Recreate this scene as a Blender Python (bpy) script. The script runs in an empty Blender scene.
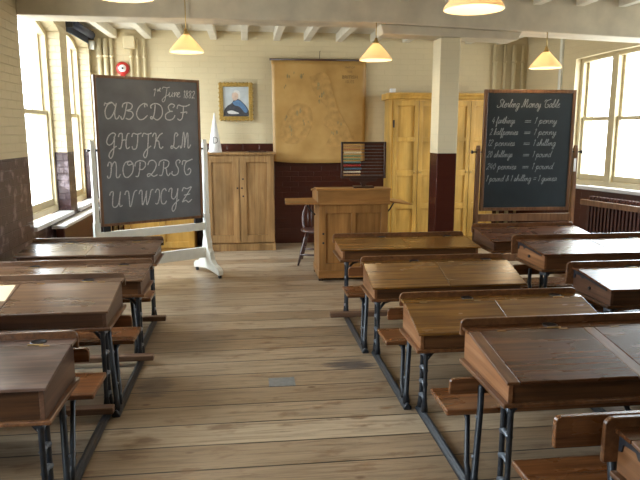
import bpy, bmesh, math, random
from mathutils import Vector, Matrix
random.seed(7)
S = bpy.context.scene
COL = S.collection
PI = math.pi

# ------------------------------------------------------------------ materials
def new_mat(name):
    m = bpy.data.materials.new(name); m.use_nodes = True
    nt = m.node_tree; nt.nodes.clear()
    out = nt.nodes.new('ShaderNodeOutputMaterial')
    b = nt.nodes.new('ShaderNodeBsdfPrincipled')
    nt.links.new(b.outputs[0], out.inputs[0])
    return m, nt, b, out

def N(nt, t, **kw):
    n = nt.nodes.new(t)
    for k, v in kw.items():
        if k.startswith('i_'):
            n.inputs[k[2:].replace('_', ' ')].default_value = v
        else:
            setattr(n, k, v)
    return n

def ramp(nt, fac, stops, interp='LINEAR'):
    r = nt.nodes.new('ShaderNodeValToRGB'); r.color_ramp.interpolation = interp
    e = r.color_ramp.elements
    while len(e) < len(stops): e.new(0.5)
    for el, (p, c) in zip(e, stops):
        el.position = p; el.color = (*c, 1)
    nt.links.new(fac, r.inputs[0])
    return r.outputs[0]

def mixc(nt, fac, a, b, mode='MIX'):
    m = nt.nodes.new('ShaderNodeMix'); m.data_type = 'RGBA'; m.blend_type = mode
    for sock, v in ((m.inputs[0], fac), (m.inputs[6], a), (m.inputs[7], b)):
        if hasattr(v, 'is_linked') or hasattr(v, 'links'): nt.links.new(v, sock)
        elif isinstance(v, (int, float)): sock.default_value = v
        else: sock.default_value = (*v, 1)
    return m.outputs[2]

def bump(nt, b, h, strength, dist=0.01):
    n = N(nt, 'ShaderNodeBump'); n.inputs['Strength'].default_value = strength
    n.inputs['Distance'].default_value = dist
    nt.links.new(h, n.inputs['Height']); nt.links.new(n.outputs[0], b.inputs['Normal'])

def plain(name, col, rough=0.5, metal=0.0, var=0.15, scale=20, bumpy=0.0, coat=0.0):
    m, nt, b, o = new_mat(name)
    tc = N(nt, 'ShaderNodeTexCoord')
    n = N(nt, 'ShaderNodeTexNoise'); n.inputs['Scale'].default_value = scale; n.inputs['Detail'].default_value = 5
    nt.links.new(tc.outputs['Object'], n.inputs['Vector'])
    c = ramp(nt, n.outputs[0], [(0.3, tuple(x*(1-var) for x in col)), (0.7, tuple(min(1, x*(1+var)) for x in col))])
    nt.links.new(c, b.inputs['Base Color'])
    b.inputs['Roughness'].default_value = rough; b.inputs['Metallic'].default_value = metal
    b.inputs['Coat Weight'].default_value = coat; b.inputs['Coat Roughness'].default_value = 0.2
    if bumpy: bump(nt, b, n.outputs[0], bumpy)
    return m

def wood(name, dark, mid, light, axis='X', rough=0.35, coat=0.25, fine=26, worn=None, wornamt=0.0):
    m, nt, b, o = new_mat(name)
    tc = N(nt, 'ShaderNodeTexCoord'); oi = N(nt, 'ShaderNodeObjectInfo')
    mul = N(nt, 'ShaderNodeMath', operation='MULTIPLY'); mul.inputs[1].default_value = 37.0
    nt.links.new(oi.outputs['Random'], mul.inputs[0])
    add = N(nt, 'ShaderNodeVectorMath', operation='ADD')
    nt.links.new(tc.outputs['Object'], add.inputs[0]); nt.links.new(mul.outputs[0], add.inputs[1])
    mp = N(nt, 'ShaderNodeMapping')
    sc = {'X': (0.9, fine, fine), 'Y': (fine, 0.9, fine), 'Z': (fine, fine, 0.9)}[axis]
    mp.inputs['Scale'].default_value = sc
    nt.links.new(add.outputs[0], mp.inputs[0])
    n = N(nt, 'ShaderNodeTexNoise'); n.inputs['Scale'].default_value = 1.5; n.inputs['Detail'].default_value = 7
    n.inputs['Roughness'].default_value = 0.65; n.inputs['Distortion'].default_value = 0.2
    nt.links.new(mp.outputs[0], n.inputs['Vector'])
    n2 = N(nt, 'ShaderNodeTexNoise'); n2.inputs['Scale'].default_value = 3.0; n2.inputs['Detail'].default_value = 4
    mp2 = N(nt, 'ShaderNodeMapping'); mp2.inputs['Scale'].default_value = {'X': (0.6, 1.6, 1.6), 'Y': (1.6, 0.6, 1.6), 'Z': (1.6, 1.6, 0.6)}[axis]
    nt.links.new(add.outputs[0], mp2.inputs[0]); nt.links.new(mp2.outputs[0], n2.inputs['Vector'])
    c = ramp(nt, n.outputs[0], [(0.3, dark), (0.5, mid), (0.72, light)])
    v = ramp(nt, n2.outputs[0], [(0.3, (0.62,)*3), (0.7, (1.15,)*3)])
    c = mixc(nt, 1.0, c, v, 'MULTIPLY')
    if worn:
        w = ramp(nt, n2.outputs[0], [(0.5, (0, 0, 0)), (0.68, (wornamt,)*3)])
        c = mixc(nt, w, c, worn)
    nt.links.new(c, b.inputs['Base Color'])
    rr = N(nt, 'ShaderNodeMapRange'); rr.inputs['To Min'].default_value = rough*0.75; rr.inputs['To Max'].default_value = rough*1.3
    nt.links.new(n2.outputs[0], rr.inputs[0]); nt.links.new(rr.outputs[0], b.inputs['Roughness'])
    b.inputs['Coat Weight'].default_value = coat; b.inputs['Coat Roughness'].default_value = 0.22
    bump(nt, b, n.outputs[0], 0.05, 0.003)
    return m

def brickwall(name, levels, roughs, brick=(0.225, 0.075), bstr=0.35, mott=0.12, blot=None):
    """painted brickwork; levels = [(z0, colour), ...] paint bands from the floor up"""
    m, nt, b, o = new_mat(name)
    tc = N(nt, 'ShaderNodeTexCoord'); sp = N(nt, 'ShaderNodeSeparateXYZ')
    nt.links.new(tc.outputs['Object'], sp.inputs[0])
    ad = N(nt, 'ShaderNodeMath', operation='ADD')
    nt.links.new(sp.outputs[0], ad.inputs[0]); nt.links.new(sp.outputs[1], ad.inputs[1])
    cb = N(nt, 'ShaderNodeCombineXYZ')
    nt.links.new(ad.outputs[0], cb.inputs[0]); nt.links.new(sp.outputs[2], cb.inputs[1])
    br = N(nt, 'ShaderNodeTexBrick')
    br.inputs['Scale'].default_value = 1.0; br.inputs['Brick Width'].default_value = brick[0]
    br.inputs['Row Height'].default_value = brick[1]; br.inputs['Mortar Size'].default_value = 0.006
    br.inputs['Mortar Smooth'].default_value = 0.6
    br.inputs['Color1'].default_value = (1, 1, 1, 1); br.inputs['Color2'].default_value = (0.86, 0.86, 0.86, 1)
    br.inputs['Mortar'].default_value = (0, 0, 0, 1)
    nt.links.new(cb.outputs[0], br.inputs['Vector'])
    n = N(nt, 'ShaderNodeTexNoise'); n.inputs['Scale'].default_value = 9; n.inputs['Detail'].default_value = 8
    nt.links.new(tc.outputs['Object'], n.inputs['Vector'])
    n2 = N(nt, 'ShaderNodeTexNoise'); n2.inputs['Scale'].default_value = 1.3; n2.inputs['Detail'].default_value = 3
    nt.links.new(tc.outputs['Object'], n2.inputs['Vector'])
    col = None; rg = None
    for i, (z0, c) in enumerate(levels):
        if col is None:
            col = N(nt, 'ShaderNodeRGB').outputs[0]; col.default_value = (*c, 1)
            rg = N(nt, 'ShaderNodeValue').outputs[0]; rg.default_value = roughs[0]
        else:
            g = N(nt, 'ShaderNodeMath', operation='GREATER_THAN'); g.inputs[1].default_value = z0
            nt.links.new(sp.outputs[2], g.inputs[0])
            col = mixc(nt, g.outputs[0], col, c)
            mr = N(nt, 'ShaderNodeMix'); nt.links.new(g.outputs[0], mr.inputs[0])
            nt.links.new(rg, mr.inputs[2]); mr.inputs[3].default_value = roughs[i]; rg = mr.outputs[0]
    v = ramp(nt, n2.outputs[0], [(0.3, (1-mott,)*3), (0.7, (1+mott*0.4,)*3)])
    col = mixc(nt, 1.0, col, v, 'MULTIPLY')
    bc = mixc(nt, 0.965, br.outputs[0], (1, 1, 1))
    col = mixc(nt, 1.0, col, bc, 'MULTIPLY')
    if blot:
        w = ramp(nt, n.outputs[0], [(0.56, (0, 0, 0)), (0.66, (1, 1, 1))])
        g = N(nt, 'ShaderNodeMath', operation='LESS_THAN'); g.inputs[1].default_value = levels[1][0]
        nt.links.new(sp.outputs[2], g.inputs[0])
        w = mixc(nt, 1.0, w, g.outputs[0], 'MULTIPLY')
        col = mixc(nt, w, col, blot)
    nt.links.new(col, b.inputs['Base Color']); nt.links.new(rg, b.inputs['Roughness'])
    h = mixc(nt, 0.35, br.outputs[0], n.outputs[0])
    bump(nt, b, h, bstr, 0.012)
    return m

CREAM = (0.67, 0.565, 0.36); DADO = (0.056, 0.012, 0.006)
M = {}
M['wall_back'] = brickwall('cream_and_maroon_brick_back', [(0, DADO), (1.44, CREAM)], (0.3, 0.6), bstr=0.4)
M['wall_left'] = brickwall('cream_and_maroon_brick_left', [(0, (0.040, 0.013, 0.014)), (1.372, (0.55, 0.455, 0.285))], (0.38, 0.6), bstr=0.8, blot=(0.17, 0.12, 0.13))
M['wall_right'] = brickwall('cream_and_maroon_brick_right', [(0, DADO), (0.905, CREAM)], (0.35, 0.6), bstr=0.35)
M['outer_brick'] = brickwall('pale_outer_brick', [(0, (0.52, 0.42, 0.34)), (9.0, (0.52, 0.42, 0.34))], (0.8, 0.8))
M['wall_rear'] = brickwall('cream_and_maroon_brick_rear', [(0, DADO), (1.4, CREAM)], (0.35, 0.6))
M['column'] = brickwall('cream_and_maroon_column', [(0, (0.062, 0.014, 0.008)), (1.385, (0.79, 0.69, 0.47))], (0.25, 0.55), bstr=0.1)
M['beam'] = plain('painted_beam', (0.60, 0.535, 0.415), 0.65, var=0.12, scale=5, bumpy=0.25)
M['joist'] = plain('painted_joist', (0.66, 0.62, 0.52), 0.65, var=0.08, scale=6)
M['ceiling'] = plain('painted_ceiling', (0.66, 0.63, 0.56), 0.75, var=0.08, scale=4)
M['cream_paint'] = plain('cream_gloss_paint', (0.66, 0.56, 0.36), 0.4, var=0.06, scale=8)
M['white_paint'] = plain('white_gloss_paint', (0.74, 0.74, 0.68), 0.35, var=0.06, scale=12)
M['frame_paint'] = plain('cream_window_paint', (0.58, 0.49, 0.31), 0.4, var=0.06, scale=12)
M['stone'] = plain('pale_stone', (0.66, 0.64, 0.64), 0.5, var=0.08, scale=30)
M['maroon'] = plain('maroon_paint', (0.07, 0.022, 0.015), 0.4, var=0.2, scale=10)
M['iron'] = plain('black_cast_iron', (0.017, 0.020, 0.026), 0.36, metal=0.1, var=0.3, scale=40, bumpy=0.1)
M['iron_worn'] = plain('worn_cast_iron', (0.17, 0.19, 0.22), 0.35, metal=0.5, var=0.3, scale=60)
M['brass'] = plain('brass', (0.55, 0.38, 0.14), 0.35, metal=0.9, var=0.15, scale=50)
M['ink'] = plain('ink_black', (0.012, 0.011, 0.012), 0.3)
M['chalk'] = plain('chalk_line', (0.46, 0.46, 0.46), 0.95, var=0.3, scale=90)
M['slate'] = plain('grey_blackboard', (0.105, 0.108, 0.116), 0.55, var=0.25, scale=3.5)
M['slate_dark'] = plain('dark_blackboard', (0.013, 0.019, 0.023), 0.42, var=0.3, scale=3)
M['chalk_faint'] = plain('faint_chalk_line', (0.24, 0.25, 0.25), 0.95, var=0.3, scale=90)
M['paper'] = plain('white_card', (0.78, 0.77, 0.76), 0.7, var=0.04)
M['sheet'] = plain('buff_paper', (0.62, 0.46, 0.28), 0.7, var=0.05)
M['red'] = plain('red_paint', (0.42, 0.02, 0.015), 0.3, var=0.08)
M['gold'] = plain('gilt_frame', (0.42, 0.27, 0.07), 0.38, metal=0.55, var=0.35, scale=60, bumpy=0.6)
M['blind'] = plain('navy_blind', (0.022, 0.032, 0.06), 0.6, var=0.15)
M['steel'] = plain('grey_steel_plate', (0.24, 0.25, 0.26), 0.45, metal=0.4, var=0.1, scale=30)
M['dark_wood'] = wood('dark_brown_wood', (0.025, 0.012, 0.010), (0.055, 0.025, 0.018), (0.1, 0.05, 0.035), 'X')
M['chair_wood'] = wood('dark_chair_wood', (0.035, 0.014, 0.012), (0.07, 0.028, 0.022), (0.12, 0.055, 0.04), 'Z')
M['easel_wood'] = wood('brown_easel_wood', (0.10, 0.045, 0.02), (0.19, 0.09, 0.042), (0.28, 0.14, 0.07), 'Z')
M['board_frame'] = wood('brown_board_frame', (0.09, 0.04, 0.018), (0.16, 0.075, 0.034), (0.24, 0.12, 0.06), 'Z')
M['yellow_pine'] = wood('varnished_yellow_pine', (0.47, 0.25, 0.042), (0.55, 0.305, 0.06), (0.61, 0.365, 0.09), 'Z', rough=0.4, fine=14)
M['pale_oak'] = wood('pale_oak', (0.20, 0.105, 0.035), (0.36, 0.20, 0.075), (0.46, 0.28, 0.12), 'Z', rough=0.45, fine=15)
M['desk_oak'] = wood('teacher_desk_oak', (0.24, 0.105, 0.028), (0.36, 0.165, 0.045), (0.45, 0.225, 0.07), 'Z', rough=0.4, fine=15)
M['desk_oak_h'] = wood('teacher_desk_oak_flat', (0.24, 0.105, 0.028), (0.36, 0.165, 0.045), (0.45, 0.225, 0.07), 'X', rough=0.4, fine=15)
# school desk woods: lid (grain along the desk), dark fronts, lighter sides
M['lid_red'] = wood('red_brown_lid', (0.032, 0.010, 0.004), (0.092, 0.031, 0.010), (0.17, 0.064, 0.022), 'X', 0.27, 0.08, fine=34)
M['lid_dark'] = wood('dark_worn_lid', (0.030, 0.013, 0.008), (0.075, 0.034, 0.021), (0.14, 0.075, 0.052), 'X', 0.32, 0.1, worn=(0.24, 0.175, 0.145), wornamt=0.45)
M['brass_dull'] = plain('dull_brass', (0.26, 0.15, 0.05), 0.45, metal=0.6, var=0.25, scale=50)
M['lid_gold'] = wood('golden_brown_lid', (0.060, 0.022, 0.005), (0.17, 0.072, 0.014), (0.31, 0.15, 0.036), 'X', 0.25, 0.12, fine=30)
M['lid_grey'] = wood('worn_grey_brown_lid', (0.045, 0.019, 0.009), (0.115, 0.056, 0.027), (0.20, 0.112, 0.062), 'X', 0.28, 0.12, worn=(0.23, 0.155, 0.105), wornamt=0.45)
M['front'] = wood('dark_desk_front', (0.025, 0.010, 0.005), (0.065, 0.026, 0.010), (0.11, 0.047, 0.018), 'X', 0.34, 0.12)
M['front_mid'] = wood('brown_desk_front', (0.045, 0.018, 0.007), (0.11, 0.045, 0.016), (0.17, 0.075, 0.028), 'X', 0.34, 0.12)
M['side'] = wood('light_desk_side', (0.16, 0.062, 0.022), (0.27, 0.115, 0.045), (0.36, 0.175, 0.08), 'Y', 0.4, 0.2)
M['side_dark'] = wood('dark_desk_side', (0.05, 0.022, 0.012), (0.10, 0.045, 0.024), (0.16, 0.08, 0.045), 'Y', 0.4, 0.2)
M['strip'] = wood('end_strip', (0.07, 0.026, 0.010), (0.15, 0.06, 0.022), (0.22, 0.10, 0.04), 'Y', 0.32, 0.3)
M['seat'] = wood('polished_seat', (0.07, 0.024, 0.008), (0.15, 0.055, 0.018), (0.23, 0.095, 0.035), 'X', 0.26, 0.4)
M['footrest'] = wood('worn_footrest', (0.10, 0.05, 0.028), (0.19, 0.10, 0.06), (0.27, 0.16, 0.10), 'X', 0.5, 0.05)

def make_floor_mat():
    m, nt, b, o = new_mat('worn_floorboards')
    tc = N(nt, 'ShaderNodeTexCoord')
    br = N(nt, 'ShaderNodeTexBrick'); br.offset = 0.37; br.offset_frequency = 3
    br.inputs['Scale'].default_value = 1.0; br.inputs['Brick Width'].default_value = 26.0
    br.inputs['Row Height'].default_value = 0.238; br.inputs['Mortar Size'].default_value = 0.006
    br.inputs['Mortar Smooth'].default_value = 0.35
    br.inputs['Color1'].default_value = (0.29, 0.205, 0.13, 1); br.inputs['Color2'].default_value = (0.45, 0.355, 0.25, 1)
    br.inputs['Mortar'].default_value = (0.03, 0.02, 0.015, 1); br.inputs['Bias'].default_value = -0.1
    mw = N(nt, 'ShaderNodeTexNoise'); mw.inputs['Scale'].default_value = 0.7; mw.inputs['Detail'].default_value = 2
    nt.links.new(tc.outputs['Object'], mw.inputs['Vector'])
    va = N(nt, 'ShaderNodeVectorMath', operation='MULTIPLY_ADD')
    va.inputs[1].default_value = (0, 0.03, 0)
    nt.links.new(mw.outputs['Color'], va.inputs[0]); nt.links.new(tc.outputs['Object'], va.inputs[2])
    vo = N(nt, 'ShaderNodeVectorMath', operation='ADD'); vo.inputs[1].default_value = (11.0, 0.05, 0)
    nt.links.new(va.outputs[0], vo.inputs[0]); nt.links.new(vo.outputs[0], br.inputs['Vector'])
    mp = N(nt, 'ShaderNodeMapping'); mp.inputs['Scale'].default_value = (1.3, 20, 20)
    nt.links.new(tc.outputs['Object'], mp.inputs[0])
    g = N(nt, 'ShaderNodeTexNoise'); g.inputs['Scale'].default_value = 1.6; g.inputs['Detail'].default_value = 8
    g.inputs['Roughness'].default_value = 0.7; g.inputs['Distortion'].default_value = 0.8
    nt.links.new(mp.outputs[0], g.inputs['Vector'])
    gv = ramp(nt, g.outputs[0], [(0.30, (0.50, 0.45, 0.40)), (0.5, (0.95, 0.95, 0.94)), (0.72, (1.2, 1.2, 1.2))])
    c = mixc(nt, 1.0, br.outputs[0], gv, 'MULTIPLY')
    # brown stains
    mp2 = N(nt, 'ShaderNodeMapping'); mp2.inputs['Scale'].default_value = (3.2, 7.5, 1)
    nt.links.new(tc.outputs['Object'], mp2.inputs[0])
    s = N(nt, 'ShaderNodeTexNoise'); s.inputs['Scale'].default_value = 1.3; s.inputs['Detail'].default_value = 5; s.inputs['Roughness'].default_value = 0.55
    nt.links.new(mp2.outputs[0], s.inputs['Vector'])
    st = ramp(nt, s.outputs[0], [(0.56, (0, 0, 0)), (0.68, (0.7,)*3)])
    c = mixc(nt, st, c, (0.16, 0.085, 0.045))
    # knots
    k = N(nt, 'ShaderNodeTexVoronoi'); k.inputs['Scale'].default_value = 2.2
    mp3 = N(nt, 'ShaderNodeMapping'); mp3.inputs['Scale'].default_value = (1.0, 1.9, 1)
    nt.links.new(tc.outputs['Object'], mp3.inputs[0]); nt.links.new(mp3.outputs[0], k.inputs['Vector'])
    kk = ramp(nt, k.outputs['Distance'], [(0.03, (0.85,)*3), (0.075, (0, 0, 0))])
    c = mixc(nt, kk, c, (0.11, 0.055, 0.03))
    # old blackened patch on the boards
    sep = N(nt, 'ShaderNodeSeparateXYZ'); nt.links.new(tc.outputs['Object'], sep.inputs[0])
    def sq(sock, c0, w):
        a = N(nt, 'ShaderNodeMath', operation='SUBTRACT'); a.inputs[1].default_value = c0; nt.links.new(sock, a.inputs[0])
        d = N(nt, 'ShaderNodeMath', operation='DIVIDE'); d.inputs[1].default_value = w; nt.links.new(a.outputs[0], d.inputs[0])
        p = N(nt, 'ShaderNodeMath', operation='MULTIPLY'); nt.links.new(d.outputs[0], p.inputs[0]); nt.links.new(d.outputs[0], p.inputs[1])
        return p.outputs[0]
    def patch(cx, cy, wx, wy):
        e = N(nt, 'ShaderNodeMath', operation='ADD'); nt.links.new(sq(sep.outputs[0], cx, wx), e.inputs[0]); nt.links.new(sq(sep.outputs[1], cy, wy), e.inputs[1])
        e2 = N(nt, 'ShaderNodeMath', operation='MULTIPLY_ADD'); e2.inputs[1].default_value = 5.0; nt.links.new(g.outputs[0], e2.inputs[0]); nt.links.new(e.outputs[0], e2.inputs[2])
        return e2.outputs[0]
    for (cx, cy, wx, wy, amt) in ((0.69, 4.06, 0.16, 0.085, 0.8), (-0.60, 3.85, 0.10, 0.16, 0.45)):
        pr = ramp(nt, patch(cx, cy, wx, wy), [(0.0, (amt,)*3), (0.4, (amt,)*3), (1.0, (0, 0, 0))])
        # values run 1..4: rescale
        c_in = pr.node.inputs[0].links[0].from_socket
        mr = N(nt, 'ShaderNodeMapRange'); mr.inputs['From Min'].default_value = 2.4; mr.inputs['From Max'].default_value = 4.0
        nt.links.new(c_in, mr.inputs[0]); nt.links.new(mr.outputs[0], pr.node.inputs[0])
        c = mixc(nt, pr, c, (0.05, 0.048, 0.055))
    nt.links.new(c, b.inputs['Base Color'])
    b.inputs['Roughness'].default_value = 0.36
    h = mixc(nt, 0.3, br.outputs['Color'], g.outputs[0])
    bump(nt, b, h, 0.3, 0.01)
    return m
M['floor'] = make_floor_mat()

def make_glass():
    m = bpy.data.materials.new('window_glass'); m.use_nodes = True
    nt = m.node_tree; nt.nodes.clear()
    out = nt.nodes.new('ShaderNodeOutputMaterial')
    t = nt.nodes.new('ShaderNodeBsdfTransparent'); t.inputs[0].default_value = (0.97, 0.985, 0.98, 1)
    g = nt.nodes.new('ShaderNodeBsdfGlossy'); g.inputs['Roughness'].default_value = 0.03
    lw = nt.nodes.new('ShaderNodeLayerWeight'); lw.inputs[0].default_value = 0.5
    pw = N(nt, 'ShaderNodeMath', operation='POWER'); pw.inputs[1].default_value = 5.0
    nt.links.new(lw.outputs['Facing'], pw.inputs[0])
    f = N(nt, 'ShaderNodeMath', operation='MULTIPLY_ADD'); f.inputs[1].default_value = 0.35; f.inputs[2].default_value = 0.03
    nt.links.new(pw.outputs[0], f.inputs[0])
    x = nt.nodes.new('ShaderNodeMixShader')
    nt.links.new(f.outputs[0], x.inputs[0]); nt.links.new(t.outputs[0], x.inputs[1]); nt.links.new(g.outputs[0], x.inputs[2])
    nt.links.new(x.outputs[0], out.inputs[0])
    return m
M['glass'] = make_glass()

def make_shade():
    m, nt, b, o = new_mat('opal_lamp_shade')
    b.inputs['Base Color'].default_value = (0.86, 0.72, 0.50, 1); b.inputs['Roughness'].default_value = 0.35
    t = nt.nodes.new('ShaderNodeBsdfTranslucent'); t.inputs[0].default_value = (0.95, 0.80, 0.58, 1)
    x = nt.nodes.new('ShaderNodeMixShader'); x.inputs[0].default_value = 0.5
    nt.links.new(b.outputs[0], x.inputs[1]); nt.links.new(t.outputs[0], x.inputs[2]); nt.links.new(x.outputs[0], o.inputs[0])
    return m
M['shade'] = make_shade()
def make_bulb():
    m, nt, b, o = new_mat('lit_bulb')
    b.inputs['Base Color'].default_value = (1, 0.9, 0.7, 1)
    b.inputs['Emission Color'].default_value = (1, 0.86, 0.62, 1); b.inputs['Emission Strength'].default_value = 16
    return m
M['bulb'] = make_bulb()

def make_map_mat():
    m, nt, b, o = new_mat('aged_map_cloth')
    tc = N(nt, 'ShaderNodeTexCoord')
    n = N(nt, 'ShaderNodeTexNoise'); n.inputs['Scale'].default_value = 3.0; n.inputs['Detail'].default_value = 6
    nt.links.new(tc.outputs['Object'], n.inputs['Vector'])
    c = ramp(nt, n.outputs[0], [(0.3, (0.37, 0.205, 0.058)), (0.55, (0.47, 0.28, 0.09)), (0.75, (0.53, 0.335, 0.125))])
    nt.links.new(c, b.inputs['Base Color']); b.inputs['Roughness'].default_value = 0.42
    bump(nt, b, n.outputs[0], 0.3, 0.02)
    return m
M['map'] = make_map_mat()
M['map_land'] = plain('map_land_tint', (0.425, 0.245, 0.075), 0.5, var=0.2, scale=14)
M['map_hill'] = plain('map_hill_tint', (0.27, 0.20, 0.085), 0.5, var=0.3, scale=20)
M['map_ink'] = plain('map_ink', (0.20, 0.13, 0.05), 0.6)
M['skin'] = plain('painted_flesh', (0.62, 0.46, 0.36), 0.6)
M['print_ground'] = plain('print_pale_ground', (0.50, 0.54, 0.56), 0.45, var=0.1, scale=12)
M['print_dress'] = plain('print_dark_dress', (0.05, 0.05, 0.06), 0.5, var=0.3, scale=40)
M['print_sash'] = plain('print_blue_sash', (0.10, 0.20, 0.36), 0.5, var=0.2, scale=40)
M['print_lace'] = plain('print_white_lace', (0.66, 0.66, 0.64), 0.5, var=0.1, scale=60)
BEADS = [plain('bead_' + n, c, 0.4) for n, c in (('tan', (0.42, 0.24, 0.10)), ('rust', (0.38, 0.16, 0.06)), ('cream', (0.62, 0.55, 0.40)),
         ('green', (0.16, 0.24, 0.13)), ('teal', (0.10, 0.20, 0.19)), ('red', (0.38, 0.035, 0.03)), ('blue', (0.06, 0.14, 0.22)))]

# ------------------------------------------------------------------ mesh helpers
def BM(): return bmesh.new()

def add_box(bm, x0, x1, y0, y1, z0, z1, mi=0):
    v = [bm.verts.new(p) for p in ((x0,y0,z0),(x1,y0,z0),(x1,y1,z0),(x0,y1,z0),(x0,y0,z1),(x1,y0,z1),(x1,y1,z1),(x0,y1,z1))]
    for q in ((3,2,1,0),(4,5,6,7),(0,1,5,4),(1,2,6,5),(2,3,7,6),(3,0,4,7)):
        f = bm.faces.new([v[i] for i in q]); f.material_index = mi
    return v

def add_prism(bm, pts, axis, a0, a1, mi=0):
    """polygon (u,v) extruded along axis: X -> (y,z), Y -> (x,z), Z -> (x,y)"""
    def P(u, v, a): return {'X': (a, u, v), 'Y': (u, a, v), 'Z': (u, v, a)}[axis]
    A = [bm.verts.new(P(u, v, a0)) for u, v in pts]; B = [bm.verts.new(P(u, v, a1)) for u, v in pts]
    n = len(pts)
    fs = [bm.faces.new(A), bm.faces.new(B[::-1])]
    for i in range(n):
        fs.append(bm.faces.new((A[i], B[i], B[(i+1) % n], A[(i+1) % n])))
    for f in fs: f.material_index = mi
    bmesh.ops.recalc_face_normals(bm, faces=fs)
    return A + B

def add_tube(bm, pts, r, seg=10, mi=0, cap=True):
    pts = [Vector(p) for p in pts]; n = len(pts)
    rs = r if isinstance(r, (list, tuple)) else [r]*n
    rings = []; ref = None
    for i, p in enumerate(pts):
        d = (pts[min(i+1, n-1)] - pts[max(i-1, 0)]).normalized()
        if ref is None:
            ref = Vector((1, 0, 0)) if abs(d.x) < 0.8 else Vector((0, 1, 0))
        a = (ref - d*ref.dot(d)).normalized(); b = d.cross(a); ref = a
        rings.append([bm.verts.new(p + (a*math.cos(2*PI*k/seg) + b*math.sin(2*PI*k/seg))*rs[i]) for k in range(seg)])
    fs = []
    for i in range(n-1):
        for k in range(seg):
            f = bm.faces.new((rings[i][k], rings[i][(k+1) % seg], rings[i+1][(k+1) % seg], rings[i+1][k])); f.smooth = True; f.material_index = mi; fs.append(f)
    if cap:
        fs.append(bm.faces.new(rings[0][::-1])); fs.append(bm.faces.new(rings[-1]))
        fs[-1].material_index = mi; fs[-2].material_index = mi
    bmesh.ops.recalc_face_normals(bm, faces=fs)

def add_lathe(bm, prof, c=(0, 0, 0), seg=24, mi=0, sx=1, sy=1):
    rings = []
    for r, z in prof:
        rings.append([bm.verts.new((c[0]+sx*r*math.cos(2*PI*k/seg), c[1]+sy*r*math.sin(2*PI*k/seg), c[2]+z)) for k in range(seg)] if r > 1e-6 else [bm.verts.new((c[0], c[1], c[2]+z))])
    fs = []
    for a, b in zip(rings, rings[1:]):
        for k in range(seg):
            k2 = (k+1) % seg
            q = [a[k % len(a)], a[k2 % len(a)], b[k2 % len(b)], b[k % len(b)]]
            u = []
            for w in q:
                if w not in u: u.append(w)
            if len(u) > 2:
                f = bm.faces.new(u); f.smooth = True; f.material_index = mi; fs.append(f)
    bmesh.ops.recalc_face_normals(bm, faces=fs)

def add_cyl(bm, p0, p1, r, seg=12, mi=0): add_tube(bm, [p0, p1], r, seg, mi)

def spline(pts, n=6, closed=False):
    P = [Vector((*p, 0)) if len(p) == 2 else Vector(p) for p in pts]
    if len(P) < 3: return P
    out = []
    for i in range(len(P)-1):
        p0 = P[max(i-1, 0)]; p1 = P[i]; p2 = P[i+1]; p3 = P[min(i+2, len(P)-1)]
        for k in range(n):
            t = k/n
            out.append(0.5*((2*p1) + (p2-p0)*t + (2*p0-5*p1+4*p2-p3)*t*t + (3*p1-p0-3*p2+p3)*t**3))
    out.append(P[-1]); return out

def add_ribbon(bm, pts, w, place, h=0.0012, mi=0):
    """flat chalk stroke of width w; place(u, v, depth) -> 3D point"""
    n = len(pts)
    if n < 2: return
    L = []; R = []
    for i, p in enumerate(pts):
        d = (pts[min(i+1, n-1)] - pts[max(i-1, 0)])
        if d.length < 1e-7: d = Vector((1, 0, 0))
        d.normalize(); q = Vector((-d.y, d.x, 0))*w/2
        L.append(bm.verts.new(place(p.x+q.x, p.y+q.y, h))); R.append(bm.verts.new(place(p.x-q.x, p.y-q.y, h)))
    for i in range(n-1):
        f = bm.faces.new((L[i], R[i], R[i+1], L[i+1])); f.material_index = mi

def obj(name, bm, mats, parent=None, bevel=0.0, seg=2, smooth=False, loc=None):
    me = bpy.data.meshes.new(name); bm.to_mesh(me); bm.free()
    if not isinstance(mats, (list, tuple)): mats = [mats]
    for m in mats: me.materials.append(M[m] if isinstance(m, str) else m)
    o = bpy.data.objects.new(name, me); COL.objects.link(o)
    if smooth:
        for p in me.polygons: p.use_smooth = True
    if parent: o.parent = parent
    if loc: o.location = loc
    if bevel:
        b = o.modifiers.new('bevel', 'BEVEL'); b.width = bevel; b.segments = seg; b.limit_method = 'ANGLE'; b.angle_limit = 0.6
    return o

def boxo(name, x0, x1, y0, y1, z0, z1, mats, parent=None, bevel=0.0):
    bm = BM(); add_box(bm, x0, x1, y0, y1, z0, z1); return obj(name, bm, mats, parent, bevel)

def thing(name, label, cat, loc=(0, 0, 0), rz=0.0, group=None):
    o = bpy.data.objects.new(name, None); COL.objects.link(o); o.empty_display_size = 0.1
    o.location = loc; o.rotation_euler = (0, 0, rz)
    o['label'] = label; o['category'] = cat
    if group: o['group'] = group
    return o

def tag(o, label, cat, group=None):
    o['label'] = label; o['category'] = cat
    if group: o['group'] = group
    return o

def struct(o, label=None):
    o['kind'] = 'structure'
    if label: o['label'] = label
    return o

# ------------------------------------------------------------------ room shell
XW, YB, ZC = -2.03, 8.92, 2.955
WT = 0.36
YR = -2.6
RC = Vector((4.1, YB, 0)); RD = Vector((0.2425, -0.970, 0)).normalized(); RN = Vector((-RD.y*-1, RD.x*-1, 0))
RN = Vector((-0.970, -0.2425, 0)).normalized()      # into the room
RL = (YB - YR)/0.970

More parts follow.
